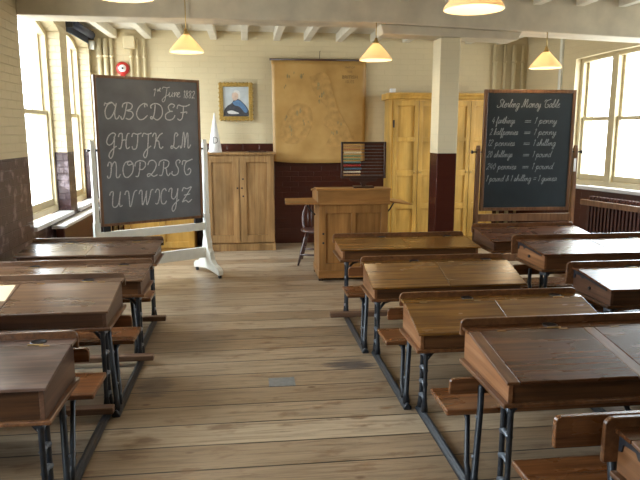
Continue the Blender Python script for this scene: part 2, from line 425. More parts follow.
bm = BM(); add_prism(bm, [(XW-0.4, YB+0.4), (XW-0.4, YR-0.3), (7.4, YR-0.3), (4.5, YB+0.4)], 'Z', -0.1, 0.0)
struct(obj('floor', bm, 'floor'), 'worn bare floorboards running across the classroom')
bm = BM(); add_prism(bm, [(XW-0.4, YB+0.4), (XW-0.4, YR-0.3), (7.4, YR-0.3), (4.5, YB+0.4)], 'Z', ZC, ZC+0.1)
struct(obj('ceiling', bm, 'ceiling'), 'white painted boarded ceiling')
struct(boxo('wall_back', XW-0.4, 4.5, YB, YB+0.3, 0, ZC, 'wall_back'), 'cream over maroon painted brick back wall')
struct(boxo('wall_rear', XW-0.4, 7.4, YR-0.3, YR, 0, ZC, 'wall_rear'), 'brick wall behind the camera')

def arch(a, b, spring, rise, n=10):
    c = (a+b)/2; h = (b-a)/2
    R = (h*h + rise*rise)/(2*rise); t0 = math.asin(h/R)
    return [(c + R*math.sin(t), spring + rise - R + R*math.cos(t)) for t in [(-t0 + 2*t0*i/n) for i in range(n+1)]]

# left wall (inner face x = XW): windows given as (y0, y1)
LW = [(6.17, 7.48), (7.76, 8.80), (3.3, 4.7), (0.6, 2.0)]  # last two windows are out of view, added to let in light
SILL, SPR, RISE = 0.70, 2.70, 0.14
def left_leaf(x0, x1):
    bm = BM(); prev = YR
    for a, b in sorted(LW):
        add_box(bm, x0, x1, prev, a, 0, ZC); prev = b
        add_box(bm, x0, x1, a, b, 0, SILL-0.045)
        ar = arch(a, b, SPR, RISE)
        add_prism(bm, [(a, ZC)] + ar + [(b, ZC)], 'X', x0, x1)
    add_box(bm, x0, x1, prev, YB, 0, ZC)
    return bm
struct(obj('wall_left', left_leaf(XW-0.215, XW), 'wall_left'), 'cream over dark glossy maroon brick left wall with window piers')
struct(obj('wall_left_outer', left_leaf(XW-WT, XW-0.2155), 'outer_brick'), 'pale outer brickwork seen through the left windows')

def window(idx, a, b, sill, spr, rise, place_root, label, transom, glass=0.19, mull=()):
    """window in local frame: u along wall, d outward depth. place_root maps wall frame to world (Empty)"""
    w = struct(bpy.data.objects.new('window_%d' % idx, None), label); COL.objects.link(w)
    w.matrix_world = place_root
    g = glass; ar = arch(a, b, spr, rise); ft = 0.048
    # outer frame (ring): polygon outer minus inner built as strips
    bm = BM(); inner = arch(a+ft, b-ft, spr, rise*0.96)
    outer = [(a, sill)] + ar + [(b, sill)]; inn = [(a+ft, sill+0.07)] + [(u, v-ft) for u, v in inner] + [(b-ft, sill+0.07)]
    d0, d1 = g-0.05, g+0.06
    O0 = [bm.verts.new((u, d0, v)) for u, v in outer]; O1 = [bm.verts.new((u, d1, v)) for u, v in outer]
    I0 = [bm.verts.new((u, d0, v)) for u, v in inn]; I1 = [bm.verts.new((u, d1, v)) for u, v in inn]
    n = len(outer)
    for i in range(n):
        j = (i+1) % n
        bm.faces.new((O0[i], O0[j], I0[j], I0[i])); bm.faces.new((O1[j], O1[i], I1[i], I1[j]))
        bm.faces.new((I0[i], I0[j], I1[j], I1[i])); bm.faces.new((O0[j], O0[i], O1[i], O1[j]))
    for u in mull:
        add_box(bm, u-0.05, u+0.05, d0-0.01, d1, sill+0.05, spr+rise*0.9-ft)
    bmesh.ops.recalc_face_normals(bm, faces=bm.faces[:])
    obj('window_frame', bm, 'frame_paint', w, 0.006)
    edges = [a+ft] + [x for u in mull for x in (u-0.05, u+0.05)] + [b-ft]
    for k in range(0, len(edges), 2):
        e0, e1 = edges[k], edges[k+1]
        for (z0, z1, dd, nm) in ((sill+0.07, transom+0.025, g-0.015, 'lower_sash'), (transom-0.025, spr, g+0.02, 'upper_sash')):
            bm = BM(); st = 0.034
            add_box(bm, e0, e0+st, dd, dd+0.035, z0, z1); add_box(bm, e1-st, e1, dd, dd+0.035, z0, z1)
            add_box(bm, e0+st, e1-st, dd, dd+0.035, z0, z0+(0.075 if nm == 'lower_sash' else 0.045))
            if nm == 'lower_sash': add_box(bm, e0+st, e1-st, dd, dd+0.035, z1-0.045, z1)
            s = obj(nm, bm, 'frame_paint', w, 0.004)
            top = z1 + (rise*0.96 - ft if nm == 'upper_sash' and not mull else 0)
            if nm == 'upper_sash' and mull: top = spr + rise - ft
            bm = BM(); add_box(bm, e0+st-0.005, e1-st+0.005, dd+0.014, dd+0.018, z0+0.04, top)
            obj('pane', bm, 'glass', s)
    bm = BM(); add_box(bm, a-0.0, b+0.0, -0.035, g-0.05, sill-0.045, sill)
    obj('window_sill', bm, 'stone', w, 0.008)
    return w

# wall frames: local x = u along wall, local y = outward depth, z up
def frame_left(): return Matrix(((0, -1, 0, XW), (1, 0, 0, 0), (0, 0, 1, 0), (0, 0, 0, 1)))
def frame_right():
    return Matrix(((RD.x, -RN.x, 0, RC.x), (RD.y, -RN.y, 0, RC.y), (0, 0, 1, 0), (0, 0, 0, 1)))
lab = ['tall sash window at the far left, nearer of the two in view', 'tall sash window at the far left beside the corner',
       'unseen sash window added for light in the left wall beside the desks', 'unseen sash window added for light in the left wall near the camera']
for i, (a, b) in enumerate(LW):
    window(i+1, a, b, SILL, SPR, RISE, frame_left(), lab[i], 1.81)

# right wall, in its own frame
RW = [(0.98, 4.3)]
bm = BM(); prev = -0.1
for a, b in RW:
    add_box(bm, prev, a, 0, WT, 0, ZC); prev = b
    add_box(bm, a, b, 0, WT, 0, 0.86)
    add_prism(bm, [(a, ZC)] + arch(a, b, 2.545, 0.06) + [(b, ZC)], 'Y', 0, WT)
add_box(bm, prev, RL+0.3, 0, WT, 0, ZC)
wr = struct(obj('wall_right', bm, 'wall_right'), 'cream over maroon painted brick right wall'); wr.matrix_world = frame_right()
window(5, 0.98, 4.3, 0.905, 2.545, 0.06, frame_right(), 'wide bright three light window in right wall', 1.77, glass=0.14, mull=(1.56, 3.4))

# ceiling beam, its bolster, joists
bm = BM(); add_prism(bm, [(XW, 2.645), (1.3, 2.64), (5.3, 2.50), (5.3, ZC), (XW, ZC)], 'Y', 6.15, 6.47)
bo = obj('trim_1', bm, 'beam', None, 0.012); struct(bo, 'deep painted beam across the ceiling')
bm = BM(); add_prism(bm, [(1.33, 2.639), (1.36, 2.545), (2.74, 2.51), (2.78, 2.588)], 'Y', 6.19, 6.465)
struct(obj('trim_2', bm, 'beam', None, 0.01), 'short painted bolster beam on top of the column')
jn = 3
for x in (-1.72, -1.27, -0.83, -0.40, 0.02, 0.46, 0.88, 1.33, 1.82, 2.28, 2.74, 3.2, 3.66):
    o = boxo('trim_%d' % jn, x-0.045, x+0.045, 6.47, YB, 2.84, ZC, 'joist', None, 0.006)
    struct(o, 'painted ceiling joist'); jn += 1
for x in [-1.6 + 0.45*k for k in range(16)]:
    o = boxo('trim_%d' % jn, x-0.045, x+0.045, YR, 6.15, 2.84, ZC, 'joist', None, 0.006)
    struct(o, 'painted ceiling joist over the desks'); jn += 1
# column
c = boxo('column', 1.945, 2.15, 6.2, 6.46, 0, 2.524, 'column', None, 0.006)
struct(c, 'square painted column, cream above and maroon below')
# window trim strip on the right wall, next to the window
bm = BM(); add_box(bm, 0.70, 0.75, -0.03, 0.0, 0.9, 2.84)
o = obj('trim_40', bm, 'white_paint'); o.matrix_world = frame_right(); struct(o, 'white strip beside the right window')

# ------------------------------------------------------------------ double school desks
def desk(label, group, xl, xr, yf, hf, hl, D, zb, sz, s0, s1, bz0, bz1, lid='lid_red', front='front', side='side',
         ironwork=False, fr=(0.09, 0.09), inks=(0.36, 0.86), railn=-0.84, inset=0.05, lean=0.085, panelled=False):
    """origin on the floor under the middle of the front edge; y grows away from the pupil; s0,s1 = bench near/far relative to front"""
    L = xr-xl; h = L/2
    t = thing('school_desk', label, 'school desk', ((xl+xr)/2, yf, 0), 0, group)
    hs = hl-0.035                        # top surface at the back
    bx = h-0.022                         # box half length
    ys = D-0.085
    def zt(y): return hf + (hs-hf)*min(1, max(0, y/ys))
    # box: two ends, front, bottom, back
    bm = BM()
    add_box(bm, -bx+0.02, bx-0.02, 0.010, 0.028, zb, hf-0.014)
    add_box(bm, -bx+0.02, bx-0.02, D-0.02, D, zb, hs-0.014)
    add_box(bm, -bx+0.02, bx-0.02, 0.028, D-0.02, zb, zb+0.012)
    obj('desk_box', bm, front, t, 0.002)
    for s in (-1, 1):
        bm = BM(); a, b = sorted((s*bx, s*(bx-0.02)))
        add_prism(bm, [(0.006, zb), (0.006, hf-0.014), (ys, hs-0.014), (D, hs-0.014), (D, zb)], 'X', a, b)
        sd = obj('end_panel', bm, side, t, 0.002)
        if ironwork:
            bm = BM(); a, b = sorted((s*(bx+0.0005), s*(bx+0.006)))
            z0 = hs-0.014
            add_prism(bm, [(D-0.01, z0), (0.05, zt(0.05)-0.016), (0.05, zt(0.05)-0.030), (D-0.15, zt(D-0.15)-0.036), (D-0.13, zt(D-0.13)-0.052), (D-0.115, zt(D-0.115)-0.052), (D-0.10, zt(D-0.1)-0.036), (D-0.035, z0-0.03), (D-0.026, z0-0.06), (D-0.01, z0-0.065)], 'X', a, b)
            obj('iron_bracket', bm, 'iron', sd)
            bm = BM(); add_tube(bm, [(s*(bx+0.0005), D-0.22, zb+0.055), (s*(bx+0.012), D-0.22, zb+0.055)], 0.011, 10)
            obj('bolt', bm, 'iron', sd)
    bm = BM(); add_box(bm, -h, h, -0.006, D+0.004, zb-0.02, zb)
    obj('bottom_board', bm, front if ironwork else 'strip', t, 0.005)
    # sloping top: end strips, centre strip and two lids
    def slab(bm, x0, x1, y0, y1, th=0.014, up=0.0):
        ang = (hs-hf)/ys
        add_prism(bm, [(y0, hf+ang*y0+up-th), (y0, hf+ang*y0+up), (y1, hf+ang*y1+up), (y1, hf+ang*y1+up-th)], 'X', x0, x1)
    es = 0.055; e0 = -h+0.006
    if panelled:
        for x0, x1 in ((e0, e0+es), (-es/2, es/2), (-e0-es, -e0)):
            bm = BM(); slab(bm, x0, x1, -0.014, ys-0.002); obj('top_strip', bm, 'strip', t, 0.003)
        spans = ((e0+es+0.003, -es/2-0.003), (es/2+0.003, -e0-es-0.003))
    else:
        spans = ((e0, -0.0015), (0.0015, -e0))
    for x0, x1 in spans:
        bm = BM(); slab(bm, x0, x1, -0.014, ys-0.004, 0.014, 0.001); ld = obj('lid', bm, lid, t, 0.003)
        for q in (0.2, 0.8):
            xm = x0+(x1-x0)*q
            bm = BM(); slab(bm, xm-0.022, xm+0.022, ys-0.016, ys-0.0045, 0.002, 0.0025); obj('hinge', bm, 'brass_dull', ld)
    bm = BM(); add_box(bm, -h+0.004, h-0.004, ys, D, hs-0.014, hs)
    add_box(bm, -h*0.8, h*0.8, ys+0.006, ys+0.012, hs, hs+0.0008)
    bs = obj('back_strip', bm, lid, t, 0.002)
    for q in inks:
        bm = BM(); cx = -h+q*L; cy = ys+0.047
        add_lathe(bm, [(0.0, 0.002), (0.029, 0.002), (0.031, 0.004), (0.036, 0.003), (0.037, 0.0)], (cx, cy, hs), 20)
        obj('inkwell', bm, 'ink', bs)
        bm = BM(); add_box(bm, cx-0.034, cx+0.034, cy-0.046, cy-0.039, hs, hs+0.004); obj('inkwell_slide', bm, 'brass', bs)
    # raised back rail with rounded ends
    bm = BM(); r = 0.03; zz0 = zb+0.03 if ironwork else hs-0.05; xx = h+(0.03 if ironwork else 0.0)
    prof = [(-xx, zz0)] + [(-xx+r-r*math.cos(a), hl-r+r*math.sin(a)) for a in [PI/2*k/5 for k in range(6)]] + \
           [(xx-r+r*math.sin(a), hl-r+r*math.cos(a)) for a in [PI/2*k/5 for k in range(6)]] + [(xx, zz0)]
    add_prism(bm, prof, 'Y', D, D+0.02); obj('back_rail', bm, 'strip' if lid != 'lid_grey' else 'lid_grey', t, 0.004)
    # bench
    bm = BM(); add_box(bm, -h, h, s0, s1, sz-0.028, sz); obj('seat', bm, 'seat', t, 0.009, 3)
    bm = BM(); r = 0.022; yb = s0-0.034
    prof = [(-h, bz0)] + [(-h+r-r*math.cos(a), bz1-r+r*math.sin(a)) for a in [PI/2*k/4 for k in range(5)]] + \
           [(h-r+r*math.sin(a), bz1-r+r*math.cos(a)) for a in [PI/2*k/4 for k in range(5)]] + [(h, bz0)]
    add_prism(bm, prof, 'Y', yb, yb+0.024); obj('backrest', bm, 'seat', t, 0.004)
    if fr is not None:
      bm = BM(); add_box(bm, -h-fr[0], h+fr[1], -0.065, -0.005, 0.0425, 0.082); obj('footrest', bm, 'footrest', t, 0.006)
    # cast iron end frames
    for s in (-1, 1):
        X = s*(h-inset); w = 0.024; Xi = X - s*lean
        bm = BM()     # foot rail with a half round top
        pr = [(X-w, 0.0), (X-w, 0.018), (X-w*0.5, 0.030), (X-w*0.3, 0.042), (X+w*0.3, 0.042), (X+w*0.5, 0.030), (X+w, 0.018), (X+w, 0.0)]
        add_prism(bm, pr, 'Y', railn, 0.13); obj('foot_rail', bm, 'iron', t, 0.008)
        bm = BM()     # pair of front posts with top flange and curved bracket
        for y in (0.022, 0.094):
            add_tube(bm, [(X, y, 0.035), (X, y, 0.075), (X, y, 0.11), (X, y, zb-0.05), (X, y, zb-0.02)], [0.022, 0.018, 0.0125, 0.0125, 0.018], 10)
        add_box(bm, X-0.016, X+0.016, 0.0, D-0.05, zb-0.03, zb-0.0205)
        add_tube(bm, [(X, 0.094, zb-0.17), (X-s*0.02, 0.094, zb-0.10), (X-s*0.06, 0.094, zb-0.05), (X-s*0.13, 0.094, zb-0.028)], 0.011, 8)
        po = obj('post_pair', bm, 'iron', t)
        for k in range(4):
            z = 0.10 + (zb-0.16)*k/3.0 + 0.01
            bm = BM(); add_tube(bm, [(X, 0.022, z), (X, 0.045, z+0.006), (X, 0.07, z+0.006), (X, 0.094, z)], [0.017, 0.012, 0.012, 0.017], 8)
            obj('cross_lug', bm, 'iron_worn', po)
        bm = BM()     # seat bracket
        sm = (s0+s1)/2
        add_tube(bm, [(X, railn+0.10, 0.035), (X, railn+0.14, 0.10), (Xi, sm-0.03, sz-0.10), (Xi, sm, sz-0.06)], [0.018, 0.013, 0.013, 0.02], 10)
        add_tube(bm, [(Xi, sm, sz-0.08), (Xi, sm, sz-0.0285)], [0.022, 0.026], 10)
        add_box(bm, Xi-0.018, Xi+0.018, s0+0.03, s1-0.03, sz-0.038, sz-0.0285)
        obj('seat_bracket', bm, 'iron', t)
        bm = BM()     # back post carrying the backrest
        yb2 = yb-0.017
        add_tube(bm, [(X, railn+0.035, 0.03), (X, railn+0.045, 0.09), (Xi, yb2, bz0-0.06), (Xi, yb2, bz1-0.035), (Xi, yb2, bz1-0.025)], [0.022, 0.016, 0.0155, 0.0155, 0.008], 10)
        bk = obj('back_post', bm, 'iron', t)
        for z in (0.16, 0.30):
            q = (z-0.09)/(bz0-0.06-0.09); yy = railn+0.045 + (yb2-railn-0.045)*q
            xr_ = X+(Xi-X)*q
            bm = BM(); add_tube(bm, [(xr_-s*0.012, yy, z), (xr_+s*0.02, yy, z)], 0.008, 8); obj('rivet', bm, 'iron_worn', bk)
    return t

GR = 'double desks in the right hand rows'; GL = 'double desks in the left hand rows'; GS = 'double desks along the right windows'
desk('golden topped double school desk right in front of the teacher\'s tall desk', GR, 0.78, 2.02, 5.10, 0.62, 0.682, 0.45, 0.53, 0.33, -0.40, -0.11, 0.49, 0.56,
     'lid_gold', 'front_mid', 'side', fr=(0.09, -0.05), inset=0.065)
desk('golden topped double school desk with bright light side, second from the teacher\'s desk', GR, 0.855, 1.99, 4.13, 0.535, 0.665, 0.43, 0.445, 0.30, -0.47, -0.20, 0.45, 0.525,
     'lid_gold', 'front_mid', 'side', fr=None, railn=-0.82, inset=0.055)
desk('streaky golden double school desk between the shiny golden desk and the big red brown desk', GR, 0.92, 2.06, 3.19, 0.51, 0.632, 0.40, 0.41, 0.30, -0.53, -0.26, 0.395, 0.472,
     'lid_gold', 'front_mid', 'side', fr=None, railn=-0.80, inset=0.06)
desk('large red brown double school desk in the right foreground with worn panelled lids', GR, 1.03, 2.25, 2.285, 0.60, 0.70, 0.53, 0.50, 0.31, -0.39, -0.10, 0.53, 0.645,
     'lid_red', 'front_mid', 'side', fr=None, panelled=True, inset=0.045, lean=0.16)
desk('reddish school desk with black iron corner bracket cut off at the bottom right', GR, 1.205, 2.40, 1.365, 0.585, 0.66, 0.44, 0.47, 0.30, -0.40, -0.12, 0.52, 0.60,
     'lid_red', 'front_mid', 'side', ironwork=True, fr=None, panelled=True)
desk('brown double school desk nearest the white painted easel', GL, -1.88, -0.75, 5.17, 0.61, 0.675, 0.47, 0.52, 0.33, -0.40, -0.13, 0.49, 0.56,
     'lid_grey', 'front_mid', 'side_dark', fr=(0.0, 0.06), inks=(0.3, 0.8))
desk('brown double school desk on the left, second back from the white painted easel', GL, -1.90, -0.71, 4.25, 0.605, 0.665, 0.43, 0.50, 0.33, -0.46, -0.18, 0.425, 0.498,
     'lid_grey', 'front_mid', 'side_dark', fr=(0.0, 0.05), inks=(0.3, 0.83))
desk('worn brown double school desk on the left with a buff paper on its lid', GL, -1.95, -0.765, 3.43, 0.628, 0.735, 0.475, 0.53, 0.33, -0.45, -0.15, 0.51, 0.58,
     'lid_grey', 'front', 'side_dark', fr=(0.0, 0.0), inks=(0.3, 0.82), railn=-0.83)
desk('dark worn double school desk in the left foreground with brass edged inkwell', GL, -1.97, -0.80, 2.45, 0.60, 0.682, 0.455, 0.455, 0.30, -0.66, -0.38, 0.50, 0.58,
     'lid_dark', 'front', 'side_dark', fr=(0.0, 0.0), inks=(0.3, 0.86))
desk('brown double school desk directly in front of the brown easel with the money table', GS, 2.115, 3.13, 5.10, 0.666, 0.747, 0.49, 0.577, 0.36, -0.42, -0.12, 0.465, 0.548,
     'lid_red', 'front_mid', 'side_dark', ironwork=False, fr=(0.0, 0.05))
desk('shiny double school desk with pinkish end and iron corner, second from the brown easel', GS, 2.19, 3.36, 4.32, 0.70, 0.768, 0.47, 0.58, 0.34, -0.42, -0.12, 0.385, 0.468,
     'lid_red', 'front_mid', 'side', ironwork=True, fr=(0.0, 0.05))
desk('dark sided double school desk at the right edge with glossy window lit lid', GS, 2.285, 3.45, 3.60, 0.61, 0.69, 0.47, 0.50, 0.33, -0.42, -0.12, 0.50, 0.58,
     'lid_red', 'front', 'side_dark', ironwork=True, fr=(0.0, 0.05))

# paper sheet on the third left desk lid
ang = (0.70-0.628)/0.39
bm = BM(); add_box(bm, -0.15, 0.15, -0.11, 0.11, 0, 0.0015)
o = obj('paper_sheet', bm, 'sheet', None); o.location = (-1.525, 3.685, 0.628+ang*0.255+0.0015); o.rotation_euler = (math.atan(ang), 0, 0.06)
tag(o, 'buff paper sheet lying on the worn brown desk lid at the left edge', 'paper')

# ------------------------------------------------------------------ chalk lettering (single stroke letters)
CAP = {
'A': (1.05, [[(-.02,.8),(.02,.95),(.16,.9),(.3,.97),(.5,1),(.72,.8)], [(.5,1),(.2,.85),(.05,.45),(.2,.06),(.45,.1),(.68,.45),(.8,.97)], [(.8,.97),(.72,.4),(.8,.06),(.95,.06),(1.06,.25)]]),
'B': (.95, [[(.0,.2),(.08,.03),(.22,.1),(.34,.6),(.4,.98)], [(.08,.72),(.14,.93),(.45,1.02),(.76,.9),(.72,.65),(.42,.54),(.76,.48),(.88,.25),(.65,.02),(.36,.08)]]),
'C': (.95, [[(.66,.76),(.62,.9),(.78,.96),(.82,.82)], [(.82,.9),(.6,1.0),(.25,.8),(.07,.38),(.28,.03),(.6,.05),(.88,.28)]]),
'D': (1.0, [[(.36,.95),(.34,.5),(.24,.1),(.08,.08),(.1,.2),(.3,.12),(.6,.0),(.92,.3),(.88,.75),(.6,.98),(.25,1),(.03,.86),(.08,.7)]]),
'E': (.85, [[(.62,.78),(.74,.9),(.62,1.0),(.42,1),(.26,.82),(.4,.58),(.62,.55),(.4,.54),(.1,.35),(.14,.08),(.45,.0),(.72,.12),(.82,.32)]]),
'F': (1.05, [[(.5,.9),(.5,.5),(.44,.12),(.26,.0),(.08,.1)], [(.0,.72),(.08,.95),(.38,.9),(.7,.9),(1.0,1.02)], [(.3,.48),(.55,.5),(.78,.54),(.78,.42)]]),
'G': (.9, [[(.62,.7),(.74,.92),(.5,1),(.18,.8),(.06,.45),(.26,.28),(.55,.42),(.68,.72)], [(.68,.72),(.66,.2),(.6,-.3),(.42,-.52),(.28,-.35),(.42,-.08),(.86,.22)]]),
'H': (1.02, [[(.0,.76),(.08,.95),(.3,.95),(.32,.5),(.22,.08),(.05,.08)], [(.9,.98),(.72,.9),(.64,.4),(.74,.05),(.98,.16)], [(.3,.5),(.5,.6),(.66,.5)]]),
'I': (.8, [[(.0,.76),(.12,.98),(.45,.92),(.8,1)], [(.5,.93),(.5,.4),(.4,.05),(.15,.02),(.06,.2)]]),
'J': (.8, [[(.0,.76),(.12,.98),(.45,.92),(.8,1)], [(.52,.93),(.52,.3),(.48,-.35),(.32,-.54),(.18,-.35),(.38,-.06),(.8,.2)]]),
'K': (1.0, [[(.0,.76),(.12,.97),(.3,.92),(.3,.4),(.2,.03)], [(.88,1),(.6,.85),(.34,.5)], [(.34,.5),(.56,.48),(.66,.15),(.8,.02),(.98,.15)]]),
'L': (.95, [[(.6,.78),(.74,.9),(.6,1.0),(.44,.95),(.38,.7),(.38,.4),(.28,.08),(.1,.02),(.08,.16),(.3,.15),(.6,.0),(.92,.18)]]),
'M': (1.15, [[(.0,.2),(.06,.03),(.18,.2),(.26,.95),(.34,1),(.42,.6),(.44,.06),(.54,.6),(.68,1.0),(.78,.8),(.82,.1),(.96,.05),(1.1,.25)]]),
'N': (1.05, [[(.0,.72),(.06,.95),(.24,.92),(.28,.5),(.22,.08),(.05,.02),(.0,.16)], [(.24,.55),(.42,.92),(.6,.95),(.68,.6),(.7,.1),(.86,.02),(1.02,.22)]]),
'O': (.9, [[(.5,1),(.2,.9),(.05,.5),(.2,.08),(.5,.02),(.82,.3),(.86,.75),(.62,1),(.4,.9),(.5,.76),(.86,.86)]]),
'P': (.9, [[(.42,.92),(.4,.4),(.3,.05),(.1,.05)], [(.0,.66),(.08,.92),(.45,1.02),(.84,.9),(.84,.62),(.6,.46),(.34,.52)]]),
'Q': (.9, [[(.06,.72),(.2,.97),(.55,1),(.78,.75),(.66,.4),(.35,.1),(.12,.0),(.08,.14),(.3,.17),(.6,.0),(.92,.1)]]),
'R': (1.0, [[(.42,.92),(.4,.4),(.3,.05),(.1,.05)], [(.0,.66),(.08,.92),(.45,1.02),(.84,.9),(.82,.64),(.6,.5),(.4,.5)], [(.5,.5),(.66,.42),(.74,.12),(.88,.0),(1.04,.18)]]),
'S': (.8, [[(.66,.78),(.76,.9),(.6,1.0),(.4,.9),(.42,.68),(.62,.42),(.6,.12),(.3,.0),(.08,.1),(.1,.28)]]),
'T': (.95, [[(.05,.66),(.12,.93),(.5,.9),(.95,1.02)], [(.62,.92),(.36,.8),(.26,.38),(.44,.02),(.76,.06),(.86,.3),(.7,.42),(.58,.3)]]),
'U': (1.0, [[(.0,.76),(.08,.95),(.26,.95),(.24,.5),(.28,.1),(.5,.02),(.7,.25),(.8,.97)], [(.8,.97),(.76,.3),(.84,.04),(1.0,.12)]]),
'V': (.95, [[(.0,.74),(.08,.95),(.26,.92),(.36,.45),(.42,.04),(.52,.04),(.62,.5),(.74,.92),(.94,.98)]]),
'W': (1.15, [[(.0,.74),(.08,.95),(.22,.92),(.26,.4),(.33,.03),(.5,.5),(.58,.92),(.6,.4),(.68,.03),(.86,.5),(.94,.92),(1.12,.98)]]),
'X': (.95, [[(.0,.76),(.12,.97),(.3,.9),(.36,.5),(.24,.06),(.05,.08)], [(.88,.82),(.8,.98),(.58,.9),(.48,.5),(.58,.06),(.82,.02),(.96,.2)]]),
'Y': (.95, [[(.0,.76),(.08,.95),(.26,.95),(.26,.45),(.44,.28),(.66,.5),(.76,.97)], [(.76,.97),(.72,.2),(.64,-.35),(.46,-.52),(.36,-.35),(.5,-.08),(.92,.22)]]),
'Z': (.95, [[(.04,.75),(.16,.97),(.45,.9),(.82,1),(.5,.55),(.12,.05),(.4,.14),(.65,.0),(.92,.18)], [(.22,.48),(.74,.54)]]),
}
LOW = {
'a': (.55, [[(.42,.44),(.2,.5),(.04,.24),(.16,.02),(.34,.18),(.44,.48),(.42,.12),(.56,.04)]]),
'b': (.5, [[(.0,.1),(.24,.8),(.18,1),(.1,.8),(.08,.1),(.26,.02),(.4,.2),(.34,.42),(.5,.42)]]),
'c': (.45, [[(.38,.4),(.22,.5),(.05,.25),(.18,.02),(.45,.14)]]),
'd': (.55, [[(.4,.42),(.2,.5),(.04,.24),(.16,.02),(.36,.2),(.5,1.0),(.42,.15),(.56,.04)]]),
'e': (.42, [[(.02,.2),(.25,.32),(.32,.46),(.2,.5),(.08,.28),(.14,.04),(.3,.02),(.44,.14)]]),
'f': (.4, [[(.0,.1),(.26,.75),(.24,1.0),(.16,.8),(.14,-.35),(.22,-.42),(.26,-.2),(.2,.04),(.42,.12)]]),
'g': (.52, [[(.42,.42),(.2,.5),(.04,.24),(.16,.02),(.36,.2),(.44,.48),(.38,-.3),(.24,-.46),(.14,-.3),(.3,-.05),(.54,.12)]]),
'h': (.55, [[(.0,.1),(.24,.8),(.18,1),(.1,.8),(.06,.0),(.2,.42),(.36,.46),(.38,.1),(.55,.06)]]),
'i': (.28, [[(.0,.12),(.14,.48),(.12,.12),(.28,.06)], [(.17,.68),(.19,.71)]]),
'l': (.3, [[(.0,.1),(.24,.8),(.18,1),(.1,.8),(.1,.12),(.3,.06)]]),
'm': (.8, [[(.0,.3),(.1,.48),(.1,.0),(.22,.42),(.34,.46),(.36,.0),(.48,.42),(.6,.46),(.62,.1),(.8,.06)]]),
'n': (.55, [[(.0,.3),(.1,.48),(.1,.0),(.22,.42),(.36,.46),(.38,.1),(.55,.06)]]),
'o': (.5, [[(.3,.48),(.08,.4),(.08,.08),(.3,.04),(.4,.3),(.28,.48),(.5,.42)]]),
'p': (.5, [[(.0,.2),(.12,.5),(.08,-.45)], [(.1,.3),(.26,.5),(.4,.3),(.28,.04),(.12,.08),(.5,.1)]]),
'r': (.42, [[(.0,.1),(.12,.55),(.16,.42),(.32,.44),(.28,.1),(.42,.06)]]),
's': (.4, [[(.0,.1),(.18,.52),(.28,.2),(.16,.02),(.06,.08),(.4,.1)]]),
't': (.36, [[(.0,.1),(.18,.85),(.14,.1),(.36,.06)], [(.02,.6),(.32,.64)]]),
'u': (.55, [[(.0,.2),(.08,.48),(.08,.1),(.22,.02),(.38,.3),(.4,.48),(.4,.1),(.55,.06)]]),
'y': (.52, [[(.0,.2),(.08,.48),(.1,.12),(.24,.06),(.4,.48),(.36,-.3),(.24,-.46),(.14,-.3),(.3,-.05),(.54,.12)]]),
'0': (.5, [[(.24,.9),(.06,.5),(.2,.02),(.4,.4),(.3,.85),(.2,.9)]]),
'1': (.3, [[(.06,.72),(.2,.9),(.14,.0)]]),
'2': (.5, [[(.06,.7),(.24,.92),(.4,.7),(.04,.02),(.2,.1),(.44,.02)]]),
'4': (.5, [[(.26,.9),(.02,.34),(.46,.36)], [(.36,.6),(.28,.0)]]),
'8': (.5, [[(.4,.8),(.24,.92),(.1,.74),(.36,.3),(.22,.02),(.06,.2),(.38,.7),(.4,.8)]]),
'=': (.62, [[(.04,.5),(.56,.52)], [(.04,.24),(.56,.26)]]),
'.': (.2, [[(.06,.04),(.1,.0)]]),
'&': (.55, [[(.5,.1),(.2,.7),(.3,.9),(.36,.7),(.06,.25),(.18,.02),(.5,.4)]]),
' ': (.36, []),
}
def text_width(s, hgt, wx=1.0):
    return sum((CAP.get(ch) or LOW[ch])[0] for ch in s)*hgt*wx
def chalk_text(bm, s, x, z, hgt, w, place, slant=0.18, wx=1.0, gap=0.0, rise=0.0, width=None):
    if width:
        wx = width/(sum((CAP.get(ch) or LOW[ch])[0]+gap for ch in s)*hgt)
    x0 = x
    for ch in s:
        wd, strokes = CAP.get(ch) or LOW[ch]
        for st in strokes:
            P = spline([(x + (u + slant*v)*hgt*wx, z + rise*(x-x0) + v*hgt) for u, v in st], 5)
            add_ribbon(bm, P, w, place)
        x += (wd+gap)*hgt*wx

# ------------------------------------------------------------------ left easel: white frame, alphabet board
ex = thing('blackboard_easel', 'white painted easel holding the grey blackboard with the chalked alphabet', 'blackboard', (-0.975, 6.71, 0), math.atan2(0.58, 0.97))
Z0, Z1, BW = 0.655, 2.15, 1.135
bm = BM(); add_box(bm, -BW/2+0.02, BW/2-0.02, -0.012, 0.012, Z0+0.02, Z1-0.02)
pn = obj('slate_panel', bm, 'slate', ex)
bm = BM(); f = 0.028
add_box(bm, -BW/2, -BW/2+f, -0.02, 0.02, Z0, Z1); add_box(bm, BW/2-f, BW/2, -0.02, 0.02, Z0, Z1)
add_box(bm, -BW/2+f, BW/2-f, -0.02, 0.02, Z0, Z0+f); add_box(bm, -BW/2+f, BW/2-f, -0.02, 0.02, Z1-f, Z1)
obj('board_frame', bm, 'board_frame', pn, 0.004)
def ub(u, v): return -BW/2 + u*BW, Z1 - v*(Z1-Z0)
pl = lambda x, z, d: (x, -0.0125-d, z)
CH = {}
def line(s, u0, u1, v, hgt, w, gap=0.0, slant=0.12, rise=0.0, key=None):
    x0, z0 = ub(u0, v); x1, _ = ub(u1, v)
    bm = CH.setdefault(len(CH), BM())
    chalk_text(bm, s, x0, z0, hgt, w, pl, slant=slant, gap=gap, rise=rise, width=x1-x0)
x0, z0 = ub(.53, .125); line('1', .53, .56, .125, .085, .007, key='d'); line('st', .575, .61, .09, .045, .006, key='d')
